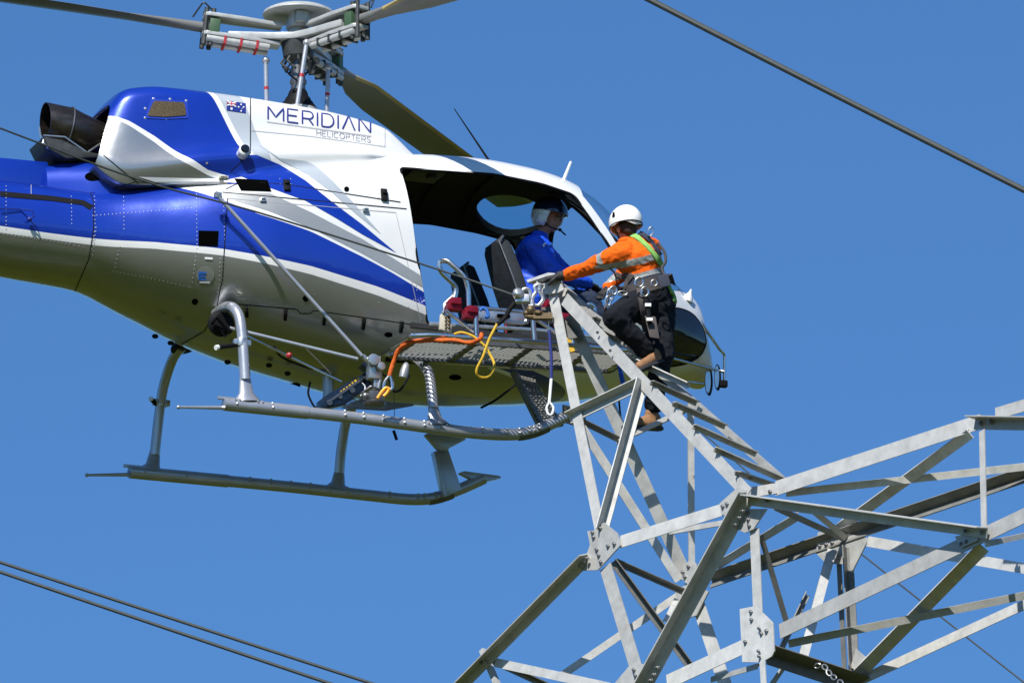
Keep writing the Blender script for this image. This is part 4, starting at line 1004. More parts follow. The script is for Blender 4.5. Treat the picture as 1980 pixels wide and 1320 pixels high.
for u, w_ in ((.12, .05), (.3, .04), (.5, .05)):
    c = b[1] + (b[3] - b[1]) * u + Vector((.0, -.01, .02)); mb.lathe(c, (0, -1, 0), [(0, w_ * .5), (.006, w_ * .5)], 14)
mb.bar(b[1] + Vector((.05, -.01, .06)), b[3] + Vector((-.1, -.01, .02)), .02, .02); mb.build('beam_fitting', M['dsteel'], hoist, split=True)
yel = MB()
for k in range(7):
    c0 = H(660 + k * 5.6, 757 - k * 3.9, y=-1.012); yel.box(c0, (.015 + .008 * (k % 2), .004, .022 + .012 * (k > 3)), Vector((.8, 0, .55)).normalized(), (0, 1, 0), Vector((-.55, 0, .8)).normalized())
yel.build('beam_marking', M['yellow'], hoist, split=True)
mb = MB(); c = H(722, 712, y=-1.1)
mb.box(c, (.10, .1, .2)); mb.lathe(c + Vector((-.03, -.07, .05)), (0, -1, 0), [(0, .05), (.03, .05)], 16); mb.lathe(c + Vector((.04, -.06, .0)), (0, -1, 0), [(0, .04), (.04, .035)], 12); mb.box(c + Vector((.02, 0, -.14)), (.05, .06, .12)); mb.tube([c + Vector((-.1, 0, .1)), c + Vector((.0, 0, .02))], .025, 8)
mb.tube([c + Vector((.03, -.03, .1)), c + Vector((.05, -.03, -.1)), c + Vector((.02, -.03, -.25))], .015, 8); mb.build('hoist_head', M['alum'], hoist, bevel=.006)
mb = MB(); c = H(724, 768, y=-1.1); mb.box(c, (.14, .14, .08)); mb.lathe(c + Vector((0, 0, -.07)), (0, 0, 1), [(0, .09), (.03, .1)], 16); mb.ball(c + Vector((-.08, 0, .0)), .04); mb.tube([c + Vector((-.12, 0, .02)), c + Vector((-.05, -.05, .08)), c + Vector((.08, -.05, .04))], .012, 6); mb.build('cargo_hook', M['dsteel'], heli, bevel=.01)
mb = MB(); mb.tube(smoothpts([H(*q, y=-1.08) for q in ((700, 740), (706, 748), (703, 760), (698, 765), (712, 768))]), .006, 6); mb.build('hook_wire', M['decal_white'], heli)
mb = MB()
for pts in (((600, 738), (596, 760), (604, 780), (612, 790)), ((628, 768), (616, 780), (611, 792)), ((740, 722), (752, 735), (760, 755), (775, 752), (792, 725)), ((1035, 728), (1000, 742), (960, 772), (930, 788)), ((530, 668), (545, 690), (600, 712), (630, 715))):
    mb.tube(smoothpts([H(*q, y=-.8) for q in pts]), .010, 6)
mb.build('hanging_hose', M['black'], heli, split=True)
mb = MB(); c = H(782, 718, y=-.7); mb.lathe(c, (.25, 0, 1), [(-.06, .035), (0, .04), (.06, .03), (.08, .015)], 12); mb.build('work_light', M['tube'], heli)
mb = MB(); mb.tube([H(778, 727, y=-.7), H(782, 690, y=-.6)], .01, 6); mb.box(H(790, 700, y=-.6), (.2, .2, .02)); mb.build('light_bracket', M['black'], heli)
# belly details
mb = MB(); c = H(635, 755, y=-.1); mb.tube([c + Vector((0, 0, .15)), c + Vector((0, 0, -.12))], .05, 10)
mb.plate([H(*q, y=0) for q in ((660, 785), (745, 790), (800, 780), (765, 778), (700, 770))], .02, (0, 0, -1)); mb.build('belly_mount', M['tube'], heli)
mb = MB()
for q in ((300, 650), (330, 663), (556, 722), (440, 700), (660, 705), (520, 706)): mb.ball(H(q[0], q[1], y=-.1), .03, 8, sz=.7)
mb.build('belly_drain', M['black'], heli, split=True)
mb = MB(); mb.tube([H(762, 756, y=-.7), H(763, 828, y=-.7)], .003, 5); wt = mb.build('static_wire', M['black'], heli); mb = MB(); mb.tube([H(761, 832, y=-.7), H(767, 850, y=-.7)], .014, 8); mb.build('wire_weight', M['black'], wt)
# nose frame with mirrors
rail('mirror_frame', [(1312, 560), (1392, 676), (1401, 684), (1401, 745)], [-.5, -.35, -.3, -.3], .014, .03); rail('mirror_frame', [(1290, 690), (1399, 719)], [-.62, -.3], .012); rail('mirror_frame', [(1330, 738), (1360, 742)], [-.5, -.35], .012)
for (cx, cy, rx, ry, rot) in ((1369, 736, 7, 27, .05), (1386, 728, 6, 25, -.22)):
    mb = MB(); mb.plate([H(x, y, y=-.34) for x, y in disc_poly(cx, cy, rx, ry, 0)], .05, (.6, .8, 0)); o = mb.build('mirror', M['black'], heli, bevel=.006)
    mb = MB(); mb.plate([H(x, y, y=-.345) for x, y in disc_poly(cx, cy, rx * .75, ry * .88, 0)], .004, (.6, .8, 0)); mb.build('mirror_glass', M['steel'], o)
mb = MB(); mb.box(H(1396, 742, y=-.3), (.09, .06, .06)); mb.build('mirror_joint', M['black'], heli, bevel=.01)
mb = MB(); h_ = near_hit(1330, 578)[0]; mb.lathe(h_, (.3, -.2, 1), [(-.02, .05), (.02, .04), (.06, .015), (.09, .006)], 12); mb.build('nose_probe', M['white'], heli)
# ------------------------------------------------------------------ lattice tower
TA = Vector((math.cos(R(46)), -math.sin(R(46)), 0)); TB = Vector((math.sin(R(46)), math.cos(R(46)), 0))   # crossarm and depth directions
for k_, c_ in (('galv1', (0.43, 0.425, 0.40)), ('galv2_shade', (0.21, 0.21, 0.20))):  # weathered tones; the darkest also paints shade into members that read dark
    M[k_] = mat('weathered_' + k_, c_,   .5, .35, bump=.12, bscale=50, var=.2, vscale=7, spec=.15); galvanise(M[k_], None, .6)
T0 = P(1170, 1055, -2.6)
tower = empty('lattice_tower', loc=(T0.x, T0.y, 0)); TI = tower.matrix_world.inverted()
tower.location = (T0.x, T0.y, 0)
TL = Vector((T0.x, T0.y, 0))
tag(tower, 'galvanised steel lattice tower with a leaning peak, step bars and a crossarm', 'transmission tower')
def T(px, py, b): return at_plane(px, py, T0 + TB * b, TB) - TL
def tproj(p): return proj(Vector(p) + TL)
galv_variants = [M['galv'], M['galv1'], M['galv2_shade']]
shared = {}
def member(name, a, b, w, out=1, face='n', t=.009, fl=None, mi=0, fside=1):
    """steel angle: web in the face plane, flange along the upper/left edge, towards the viewer (out) or behind"""
    a, b = Vector(a), Vector(b); X = (b - a).normalized(); L = (b - a).length
    N_ = -TB if face == 'n' else (TA * .8 - TB * .6 if face == 'c' else -VD.copy())
    N_ = (N_ - X * N_.dot(X)).normalized(); Y = N_.cross(X)
    up = Vector((-.5, 0, .86)); Y = Y if Y.dot(up) > 0 else -Y
    if fside < 0: Y = -Y
    fl = fl or w; mb = MB(); c = (a + b) / 2
    if out > 0:                                   # rolled so that the flange hangs out over the web
        ph_ = R(12 if face == 'v' else 30 * (1 - min(1, abs(X.z) / .45)) - 24 * min(1, abs(X.z) / .45)); w *= .68; fl *= .84 + .30 * min(1, abs(X.z) / .45) * (face == 'n')
        Y, N_ = Y * math.cos(ph_) - N_ * math.sin(ph_), N_ * math.cos(ph_) + Y * math.sin(ph_)
        Yi = X.cross(VD).normalized(); e = [0.0 + Yi.dot(-Y * w / 2), Yi.dot(Y * w / 2), Yi.dot(Y * w / 2 + N_ * fl)]
        c = c - Yi * (min(e) + max(e)) / 2
    mb.box(c, (L, w, t), X, Y, N_)
    o = (w / 2 - t / 2)
    mb.box(c + Y * o + N_ * (out * (fl / 2)), (L, t, fl - t), X, Y, N_)
    return mb.build(name, galv_variants[mi], tower, False)
def bolt_on(par, p, n, r=.017):
    key = 'bolt'; n = Vector(n).normalized()
    if key not in shared:
        mb = MB(); mb.lathe((0, 0, 0), (0, 0, 1), [(0, 1.1), (.15, 1.1)], 14); mb.tube([(0, 0, .1), (0, 0, .85)], 1.0, 6); mb.tube([(0, 0, .8), (0, 0, 1.5)], .5, 8)
        o = mb.build('bolt', M['bolt'], par); shared[key] = o.data
    else:
        o = bpy.data.objects.new('bolt', shared[key]); col.objects.link(o); o.parent = par
    q = n.to_track_quat('Z', 'Y'); o.matrix_local = Matrix.Translation(p) @ q.to_matrix().to_4x4() @ Matrix.Scale(r, 4); return o
def gusset(poly, b, bolts=(), t=.012, off=.02, r=.017, name='gusset_plate', mi=0):
    pts = [T(x, y, b) - TB * off for x, y in poly]; mb = MB(); mb.plate(pts, t, -TB); g = mb.build(name, galv_variants[mi], tower, False)
    for x, y in bolts: bolt_on(g, T(x, y, b) - TB * (off + t), -TB, r)
    return g
AP = .35
# leaning peak
member('leg', T(1069, 566, AP), T(1164, 1045, 0), .105, -1)
member('leg', T(1092, 578, AP), T(1447, 955, 0), .108, -1, fside=-1)
member('leg', T(1100, 610, .5), T(1326, 1112, 1), .12, -1, mi=1)
member('ladder_rail', T(1082, 553, .45), T(1520, 936, .75), .055, -1, mi=1)
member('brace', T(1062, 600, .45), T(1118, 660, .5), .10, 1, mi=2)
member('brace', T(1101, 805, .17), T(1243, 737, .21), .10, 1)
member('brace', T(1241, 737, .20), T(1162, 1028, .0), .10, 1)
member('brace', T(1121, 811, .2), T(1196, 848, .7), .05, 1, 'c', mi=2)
member('brace', T(1194, 853, .72), T(1320, 795, .35), .055, -1, 'c')
member('brace', T(1125, 826, .2), T(1313, 1122, .95), .075, -1, 'c', mi=1)
member('post', T(1336, 780, .8), T(1338, 1088, 1), .05, -1, 'c')
member('brace', T(1090, 585, .4), T(1150, 640, .5), .05, -1, 'c', mi=1)
RUNG = [((1108, 577), (1130, 592)), ((1133, 606), (1172, 626)), ((1150, 634), (1215, 664)), ((1170, 667), (1333, 743)), ((1253, 731), (1347, 776)), ((1296, 772), (1402, 821)), ((1335, 816), (1462, 874)), ((1376, 860), (1521, 927)), ((1416, 905), (1490, 933))]
for i, (a, b) in enumerate(RUNG):
    s = member('step_bar', T(a[0] + (12 if i < 3 else 5), a[1] + 7, .0 + AP * max(0, (940 - a[1]) / 370) - (.06 if i > 3 else -.14)), T(b[0], b[1] + 3, .6), .06, 1, 'v', fl=.075, mi=1)
    if i > 1:
        for u in (.06, .16) if i % 2 else (.08, .5):
            p = T(a[0] + (b[0] - a[0]) * u, a[1] + 6 + (b[1] - a[1]) * u, AP * max(0, (940 - a[1]) / 370) - .09 + .6 * u); bolt_on(s, p, -VD, .012)
# top plate with the earth wire fitting
mb = MB(); mb.plate([T(*q, AP - .05) for q in ((1018, 541), (1060, 527), (1072, 528), (1072, 531), (1060, 533), (1020, 546))], .12, TB); mb.plate([T(*q, AP - .04) for q in ((1036, 542), (1078, 531), (1090, 560), (1078, 566), (1042, 570))], .012, TB)
mb.plate([T(*q, AP + .1) for q in ((1036, 542), (1078, 531), (1100, 570), (1110, 600), (1078, 590))], .012, TB); cap = mb.build('peak_plate', galv_variants[0], tower, False)
for q in ((1049, 551), (1064, 547)): bolt_on(cap, T(q[0], q[1], AP - .045), -TB, .012)
# main frame
gusset([(1141, 1028), (1154, 1026), (1173, 1011), (1199, 1032), (1205, 1055), (1161, 1103), (1128, 1104), (1146, 1055)], 0, [(1152, 1031), (1154, 1040), (1160, 1064), (1164, 1075), (1168, 1088), (1182, 1057), (1194, 1053)])
bolt_on(cap, T(1162, 1021, -.03), -TB, .018)
member('brace', T(1137, 1073, -.05), T(884, 1330, -.05), .115, 1)
for q in ((1136, 1079), (1129, 1086), (1122, 1093)): bolt_on(cap, T(q[0], q[1], -.07), -TB, .016)
member('leg', T(1171, 1095, 0), T(1245, 1340, 0), .125, -1)
member('chord', T(1200, 1047, 0), T(1400, 984, 0), .105, -1)
member('brace', T(1296, 1028, .4), T(1400, 1010, .3), .05, -1, 'c')
member('brace', T(1445, 953, -.06), T(1236, 1335, -.06), .15, 1, fl=.13)
for q in ((1422, 1014), (1430, 1001), (1437, 988), (1272, 1290), (1265, 1304), (1259, 1315)): bolt_on(cap, T(q[0], q[1], -.075), -TB, .019)
gusset([(1396, 975), (1433, 942), (1448, 950), (1450, 985), (1488, 985), (1462, 1024), (1446, 1031), (1430, 1024), (1425, 1000), (1400, 996)], 0, [(1404, 981), (1412, 976), (1452, 993), (1453, 1006), (1455, 1018)])
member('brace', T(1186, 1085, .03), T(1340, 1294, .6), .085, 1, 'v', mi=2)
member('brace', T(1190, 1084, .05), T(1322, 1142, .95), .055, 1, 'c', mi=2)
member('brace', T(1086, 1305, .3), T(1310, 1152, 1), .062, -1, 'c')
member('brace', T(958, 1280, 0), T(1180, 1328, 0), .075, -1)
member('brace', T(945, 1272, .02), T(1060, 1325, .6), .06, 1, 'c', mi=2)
member('brace', T(930, 1255, 0), T(962, 1330, .0), .045, -1)
for q in ((932, 1280), (943, 1278)): bolt_on(cap, T(q[0], q[1], -.07), -TB, .015)
gusset([(1328, 1095), (1341, 1084), (1352, 1090), (1358, 1115), (1342, 1135), (1326, 1122)], 1, [(1339, 1097), (1328, 1108), (1332, 1117)], off=.03, mi=1)
member('leg', T(1334, 1120, 1), T(1408, 1340, 1), .13, -1, mi=0)
member('brace', T(1309, 1158, .9), T(1288, 1200, .5), .05, -1, 'c')
gusset([(1310, 1140), (1345, 1128), (1375, 1145), (1352, 1190), (1322, 1200)], 1.0, off=.02, mi=0)
gusset([(1195, 1320), (1222, 1288), (1250, 1284), (1250, 1345), (1195, 1345)], 0, [(1232, 1296), (1235, 1307)], mi=1)
member('chord', T(1290, 1318, 0), T(1452, 1243, 0), .125, -1)
member('chord', T(1508, 1220, 0), T(2500, 751, 0), .125, -1)
member('brace', T(1375, 1313, .1), T(1465, 1287, 0), .045, -1, mi=1)
member('post', T(1459, 1022, 0), T(1466, 1190, 0), .10, -1)
member('brace', T(1471, 1034, .05), T(1522, 1206, .5), .045, -1, 'v', mi=2)
gusset([(1444, 1181), (1475, 1175), (1508, 1207), (1511, 1262), (1506, 1272), (1486, 1284), (1449, 1283)], 0, [(1467, 1187), (1468, 1202), (1487, 1229), (1497, 1224), (1456, 1245)], off=.07)
member('post', T(1470, 1205, -.08), T(1478, 1340, -.08), .06, -1)
for q in ((1468, 1214), (1467, 1258), (1468, 1268)): bolt_on(cap, T(q[0], q[1], -.10), -TB, .014)
member('chord', T(1447, 966, -.04), T(1909, 1030, -.04), .125, 1, fl=.12)
for q in ((1448, 959), (1482, 967), (1866, 1026), (1898, 1029)): bolt_on(cap, T(q[0], q[1], -.06), -TB, .016)
gusset([(1440, 944), (1502, 934), (1504, 954), (1450, 962)], .3, [(1492, 951)], off=.0)
member('chord', T(1500, 944, .3), T(1895, 815, .3), .125, -1)
member('chord', T(1925, 800, .3), T(2500, 628, .3), .10, -1)
member('beam', T(1885, 816, .26), T(2000, 818, .26), .13, 1)
bolt_on(cap, T(1916, 815, .24), -TB, .02); bolt_on(cap, T(1896, 818, .24), -TB, .02)
member('post', T(1899, 832, .2), T(1903, 1022, .02), .06, -1)
member('brace', T(1520, 953, .35), T(1990, 901, .9), .06, -1, 'v')
member('brace', T(1876, 838, .3), T(1622, 1022, 1), .085, -1, 'v')
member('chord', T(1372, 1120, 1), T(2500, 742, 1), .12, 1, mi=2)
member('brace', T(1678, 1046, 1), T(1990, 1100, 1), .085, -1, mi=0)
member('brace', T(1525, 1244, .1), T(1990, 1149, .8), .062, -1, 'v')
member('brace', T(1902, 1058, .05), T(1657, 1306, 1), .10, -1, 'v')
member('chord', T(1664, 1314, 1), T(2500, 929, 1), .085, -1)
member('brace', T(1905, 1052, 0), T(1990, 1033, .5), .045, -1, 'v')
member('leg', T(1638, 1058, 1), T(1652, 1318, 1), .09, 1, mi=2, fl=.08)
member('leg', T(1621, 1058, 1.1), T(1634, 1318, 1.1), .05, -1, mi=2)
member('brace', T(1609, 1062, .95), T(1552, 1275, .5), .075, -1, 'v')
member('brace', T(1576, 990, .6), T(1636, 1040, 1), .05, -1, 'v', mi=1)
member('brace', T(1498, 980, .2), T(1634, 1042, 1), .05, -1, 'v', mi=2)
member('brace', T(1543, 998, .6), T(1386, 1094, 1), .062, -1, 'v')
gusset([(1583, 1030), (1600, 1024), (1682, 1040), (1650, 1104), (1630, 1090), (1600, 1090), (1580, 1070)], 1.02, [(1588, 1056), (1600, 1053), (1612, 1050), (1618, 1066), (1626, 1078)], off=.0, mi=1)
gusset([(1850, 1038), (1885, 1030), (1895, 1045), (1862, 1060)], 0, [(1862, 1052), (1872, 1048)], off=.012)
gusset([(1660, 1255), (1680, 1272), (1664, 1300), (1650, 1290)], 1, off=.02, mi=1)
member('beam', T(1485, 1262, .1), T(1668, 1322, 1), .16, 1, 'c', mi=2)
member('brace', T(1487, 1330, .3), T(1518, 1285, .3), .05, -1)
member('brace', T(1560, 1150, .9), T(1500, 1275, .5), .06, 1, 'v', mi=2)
mb = MB(); q = [T(*c, -.05) for c in ((1572, 1290), (1590, 1283), (1600, 1295), (1606, 1305), (1618, 1312), (1632, 1325))]
for a, b in zip(q, q[1:]):
    c = (a + b) / 2; X = (b - a).normalized(); Y = X.cross(VD).normalized(); mb.tube([c + X * .032 * math.cos(t) + Y * .018 * math.sin(t) for t in [i * .5236 for i in range(13)]], .007, 6, False)
mb.build('shackle', M['bolt'], tower)
mb = MB(); mb.tube([T(*c, .4) for c in ((1355, 835), (1380, 855), (1460, 925))], .006, 6); mb.build('earth_strap', M['cable'], tower)
# lower body of the tower down to the ground, outside the picture
zb = T0.z - 2.4
cs = [TA * a + TB * b for a, b in ((-.3, -.1), (2.0, -.1), (2.0, 1.1), (-.3, 1.1))]; ce = [TA * a + TB * b for a, b in ((-2.2, -2.2), (4.0, -2.2), (4.0, 3.3), (-2.2, 3.3))]
def lowp(k, f): return cs[k] * (1 - f) + ce[k] * f + Vector((0, 0, zb * (1 - f)))
for k in range(4):
    mb = MB(); mb.bar(lowp(k, 0), lowp(k, 1), .16, .16, TB); mb.build('leg', galv_variants[1], tower, False)
    for j in range(6):
        mb = MB(); mb.bar(lowp(k, j / 6), lowp((k + 1) % 4, (j + 1) / 6), .09, .03, TB); mb.build('brace', galv_variants[1], tower, False)
        mb = MB(); mb.bar(lowp(k, (j + 1) / 6), lowp((k + 1) % 4, (j + 1) / 6), .08, .03, TB); mb.build('brace', galv_variants[1], tower, False)

# ------------------------------------------------------------------ wires
def wire(name, pts, r, label, group='conductors strung across the sky', m='cable', sag=0.0, n=24):
    a, b = pts; q = [a + (b - a) * (i / n) + Vector((0, 0, -4 * sag * (i / n) * (1 - i / n))) for i in range(n + 1)]
    cu = MB(); cu.tube(q, r, 10); o = cu.build(name, M[m]); return tag(o, label, 'power line', group)
def wp(px, py, d): return P(px, py, d)
wire('power_conductor', (wp(900, -185, -3.2), wp(2450, 600, -4.4)), .026, 'thick dark conductor crossing the sky at the upper right, above the tower', sag=.03)
wire('power_conductor', (wp(-500, 921, 14.0), wp(1050, 1427, 13.5)), .0175, 'upper of the two thin conductors crossing the sky at the lower left', sag=.012)
wire('power_conductor', (wp(-500, 934, 14.3), wp(1050, 1458, 13.8)), .0185, 'lower of the two thin conductors crossing the sky at the lower left', sag=.012)
wire('tower_guy_wire', (wp(1655, 1062, -2.0), wp(2400, 1650, -3.0)), .007, 'thin dark wire slanting down behind the crossarm to the right edge', sag=.0)
ew = MB(); q = [T(1010, 576, AP - .05) + TL, P(820, 512, -1.4), P(500, 411, -1.8), P(270, 348, -2.1), P(0, 248, -2.6), P(-600, 20, -3.5)]
ew.tube(smoothpts(q, 6), .0085, 8); tag(ew.build('earth_wire', M['cable']), 'thin earth wire running from the tower peak across the helicopter to the left edge', 'power line')
# clamp holding the earth wire at the peak
cl = empty('wire_clamp', loc=tuple(P(1020, 580, -1.75))); tag(cl, 'cluster of silver shackles and clamps holding the earth wire under the tower peak', 'clamp'); CI = Matrix.Translation(-Vector(cl.location))
def C_(px, py, d=-1.75): return P(px, py, d) - Vector(cl.location)
mb = MB(); mb.lathe(C_(1000, 572), (.3, -1, .3), [(0, .045), (.05, .05), (.07, .03)], 14); mb.box(C_(1010, 578), (.12, .06, .07)); mb.build('clamp_body', M['alum'], cl, bevel=.008)
for pts in (((1008, 572), (1012, 560), (1022, 560), (1027, 572), (1030, 590), (1022, 592)), ((1028, 592), (1030, 575), (1036, 565), (1034, 554), (1042, 552), (1044, 562)), ((1044, 565), (1050, 578), (1042, 590), (1034, 590))):
    mb = MB(); mb.tube(smoothpts([C_(*c) for c in pts], 4), .016, 8); mb.build('shackle', M['alum'], cl)
mb = MB(); mb.ball(C_(1026, 600), .045, 10); mb.ball(C_(1040, 606), .05, 10, sz=.6); mb.box(C_(1050, 612), (.16, .05, .05)); mb.ball(C_(1018, 606), .03); mb.tube([C_(1015, 612), C_(1060, 616)], .02, 8); mb.build('swivel', M['gold'], cl)
def strap(name, pts, ds, r, m, label, cat, end=None, flat=1):
    ds = ds if isinstance(ds, (list, tuple)) else [ds] * len(pts); mb = MB(); q_ = smoothpts([P(a, b, d) for (a, b), d in zip(pts, ds)], 14); q_ = [p + noise.noise_vector(p * 9) * r * .5 for p in q_]; mb.tube(q_, [r * (1 + (.28 if name == 'orange_rope' else .12) * noise.noise(p * 26)) for p in q_], 10, flat=flat); return tag(mb.build(name, M[m]), label, cat)
tag(strap('lanyard_handle', [(1004, 575), (990, 592), (976, 612), (962, 628)], -1.7, .02, 'black', 'black padded handle of the yellow strop hooked to the earth wire clamp', 'strop'))
strap('yellow_strop', [(962, 626), (950, 648), (942, 668), (934, 690), (922, 712), (924, 726), (940, 730), (954, 716), (954, 700), (940, 672), (918, 652), (896, 643), (878, 647)], [-1.7, -1.7, -1.7, -1.7, -1.68, -1.65, -1.6, -1.55, -1.52, -1.5, -1.5, -1.5, -1.48], .0115, 'yellow', 'yellow wire strop hanging in an open loop from the work platform', 'strop')
od = [-1.42, -1.45, -1.35, -1.2, -1.1, -1.06, -1.04, -1.04]
strap('orange_rope', [(932, 644), (928, 656), (908, 662), (860, 657), (800, 660), (772, 676), (760, 700), (754, 726)], [-1.60, -1.60, -1.5, -1.42, -1.3, -1.15, -1.1, -1.08], .019, 'orange_rope', 'orange sheathed rope tied along the platform edge and hanging down its rear corner', 'rope')
rg = empty('rope_thimble', loc=tuple(P(750, 742, -1.08))); tag(rg, 'light blue thimble eye and orange snap hook hanging from the end of the orange rope', 'snap hook')
rl = Vector(rg.location); mb = MB(); mb.tube(smoothpts([P(*c, -1.08) - rl for c in ((755, 724), (744, 738), (742, 750), (750, 758), (758, 750), (758, 738), (754, 724))]), .013, 8, False); mb.build('thimble', M['steel'], rg)
mb = MB(); mb.tube(smoothpts([P(*c, -1.1) - rl for c in ((730, 770), (738, 758), (746, 750), (752, 752), (748, 760), (742, 766))]), .014, 8); mb.build('hook', M['bronze'], rg)
nl = empty('navy_lanyard', loc=tuple(P(1066, 700, -1.7))); tag(nl, 'dark blue lanyard ending in a white spliced eye hanging beside the boarding step', 'lanyard'); l0 = Vector(nl.location)
mb = MB(); mb.tube([P(*c, -1.7) - l0 for c in ((1062, 638), (1066, 690), (1066, 732))], .014, 8); mb.build('rope', M['navyrope'], nl)
mb = MB(); mb.tube([P(*c, -1.7) - l0 for c in ((1060, 612), (1062, 640))], .006, 6); mb.tube([P(*c, -1.7) - l0 for c in ((1066, 732), (1062, 780))], .013, 8); mb.tube(smoothpts([P(*c, -1.7) - l0 for c in ((1062, 778), (1057, 788), (1060, 800), (1067, 800), (1070, 788), (1063, 778))]), .010, 8, False); mb.build('eye_splice', M['decal_white'], nl, split=True)
strap('blue_lanyard', [(1199, 705), (1202, 725), (1206, 745)], -1.3, .02, 'bluerope', 'short bright blue strap hanging under the helicopter behind the tower leg', 'strap')
strap('black_cord', [(1196, 770), (1198, 790), (1200, 805)], -1.2, .008, 'black', 'thin black cord hanging behind the tower peak bracing', 'cord')
strap('yellow_tag', [(1092, 644), (1098, 662), (1106, 680)], -1.0, .026, 'yellow', 'flat yellow strap end hanging from the front of the work platform', 'strap', flat=.3)
strap('blue_carabiner', [(928, 600), (934, 595), (942, 601), (944, 612), (938, 612)], -1.55, .014, 'decal_sky', 'light blue carabiner clipped to the rail above the platform', 'carabiner')
# ------------------------------------------------------------------ people
def cap_add(mb, a, b, ra, rb, n=14):
    a, b = Vector(a), Vector(b); d = (b - a); L = d.length
    if L < 1e-4: return mb.ball(a, ra, n)
    ax = d.normalized(); pts = []; rs = []
    for k in range(4): t = math.pi / 2 * (1 - k / 4); pts.append(a - ax * ra * math.sin(t)); rs.append(max(.002, ra * math.cos(t)))
    m = max(2, int(L / .05))
    for k in range(m + 1): pts.append(a + d * k / m); rs.append(ra + (rb - ra) * k / m)
    for k in range(1, 5): t = math.pi / 2 * k / 4; pts.append(b + ax * rb * math.sin(t)); rs.append(max(.002, rb * math.cos(t)))
    return mb.tube(pts, rs, n)
def blob(name, parts, base, mats, parent=None, voxel=.012, smooth=4, wr=0.0, classify=None, wfreq=9, seed=0):
    """union of tapered limbs and ellipsoids grown into one continuous surface"""
    mb = MB()
    for p in parts:
        if p[0] == 'c': cap_add(mb, Vector(p[1]) - base, Vector(p[2]) - base, p[3], p[4])
        else:
            X = Vector(p[3]).normalized(); Y = Vector(p[4]); Y = (Y - X * Y.dot(X)).normalized(); Z = X.cross(Y); rot = Matrix((X, Y, Z)).transposed()
            mb.ball(Vector(p[1]) - base, 1.0, 20, 0, p[2][0], p[2][1], p[2][2], rot)
    me = bpy.data.meshes.new('t'); me.from_pydata([tuple(v) for v in mb.v], [], mb.f); o = bpy.data.objects.new('t', me); col.objects.link(o)
    bm = bmesh.new(); bm.from_mesh(me); bmesh.ops.recalc_face_normals(bm, faces=bm.faces); bm.to_mesh(me); bm.free()
    md = o.modifiers.new('r', 'REMESH'); md.mode = 'VOXEL'; md.voxel_size = voxel
    ms = o.modifiers.new('s', 'SMOOTH'); ms.factor = .6; ms.iterations = smooth
    me2 = bake(o, name, None); kill(o)
    if wr:
        ns = [Vector(v.normal) for v in me2.vertices]
        for v, n_ in zip(me2.vertices, ns):
            q = (v.co + base) * wfreq + Vector((seed, 0, 0)); q.z *= 1.6
            f = noise.noise(q) * .6 + (1 - abs(noise.noise(q * 1.9))) ** 3 * .5 - .25
            v.co = v.co + n_ * (wr * f)
    if not isinstance(mats, list): mats = [mats]
    me2.materials.clear()
    for m in mats: me2.materials.append(m)
    if classify:
        for p in me2.polygons: p.material_index = classify(Vector(p.center) + base, p.normal)
    else:
        for p in me2.polygons: p.material_index = 0
    return link(name, me2, parent, True, 180)
def surf_ribbon(name, pix, w, m, par, base, bvh, off=.008, th=.006, dmax=None, default=-2.2):
    """strap laid over a body surface along photo pixels"""
    q = []
    for a, b in zip(pix, pix[1:]):
        k = max(1, int(math.dist(a, b) / 5))
        for j in range(k): q.append((a[0] + (b[0] - a[0]) * j / k, a[1] + (b[1] - a[1]) * j / k))
    q.append(pix[-1]); hs = []
    for x, y in q:
        o_ = CAM - base; d = ray(x, y); r = bvh.ray_cast(o_, d)
        for dx in range(1, 14):
            if r[0] is not None: break
            for s_ in ((dx, 0), (-dx, 0), (0, dx), (0, -dx)):
                r = bvh.ray_cast(o_, ray(x + s_[0], y + s_[1]))
                if r[0] is not None: break
        if r[0] is None: hs.append((P(x, y, default) - base, -VD)); continue
        n_ = r[1] if r[1].dot(d) < 0 else -r[1]; hs.append((r[0], n_))
    mb = MB()
    for _ in range(2):
        hs = [(hs[i][0], (hs[max(i - 1, 0)][1] + hs[i][1] + hs[min(i + 1, len(hs) - 1)][1]).normalized()) for i in range(len(hs))]
    vs = []; fs = []
    for i, (h, n_) in enumerate(hs):
        t = (hs[min(i + 1, len(hs) - 1)][0] - hs[max(i - 1, 0)][0]).normalized(); s = n_.cross(t).normalized() * (w / 2)
        vs += [h + n_ * (off + th) + s, h + n_ * (off + th) - s, h + n_ * (off - .012) - s, h + n_ * (off - .012) + s]
    for i in range(len(hs) - 1):
        for k in range(4): fs.append((4 * i + k, 4 * i + (k + 1) % 4, 4 * i + 4 + (k + 1) % 4, 4 * i + 4 + k))
    fs += [(0, 1, 2, 3), tuple(4 * (len(hs) - 1) + k for k in (3, 2, 1, 0))]
    mb.add(vs, fs); return mb.build(name, m, par)
def bvh_of(o): me = o.data; return BVHTree.FromPolygons([v.co.copy() for v in me.vertices], [tuple(p.vertices) for p in me.polygons])
def frame(f, u):                                   # forward, left, up
    f = Vector(f).normalized(); u = Vector(u); u = (u - f * u.dot(f)).normalized(); return f, u.cross(f), u
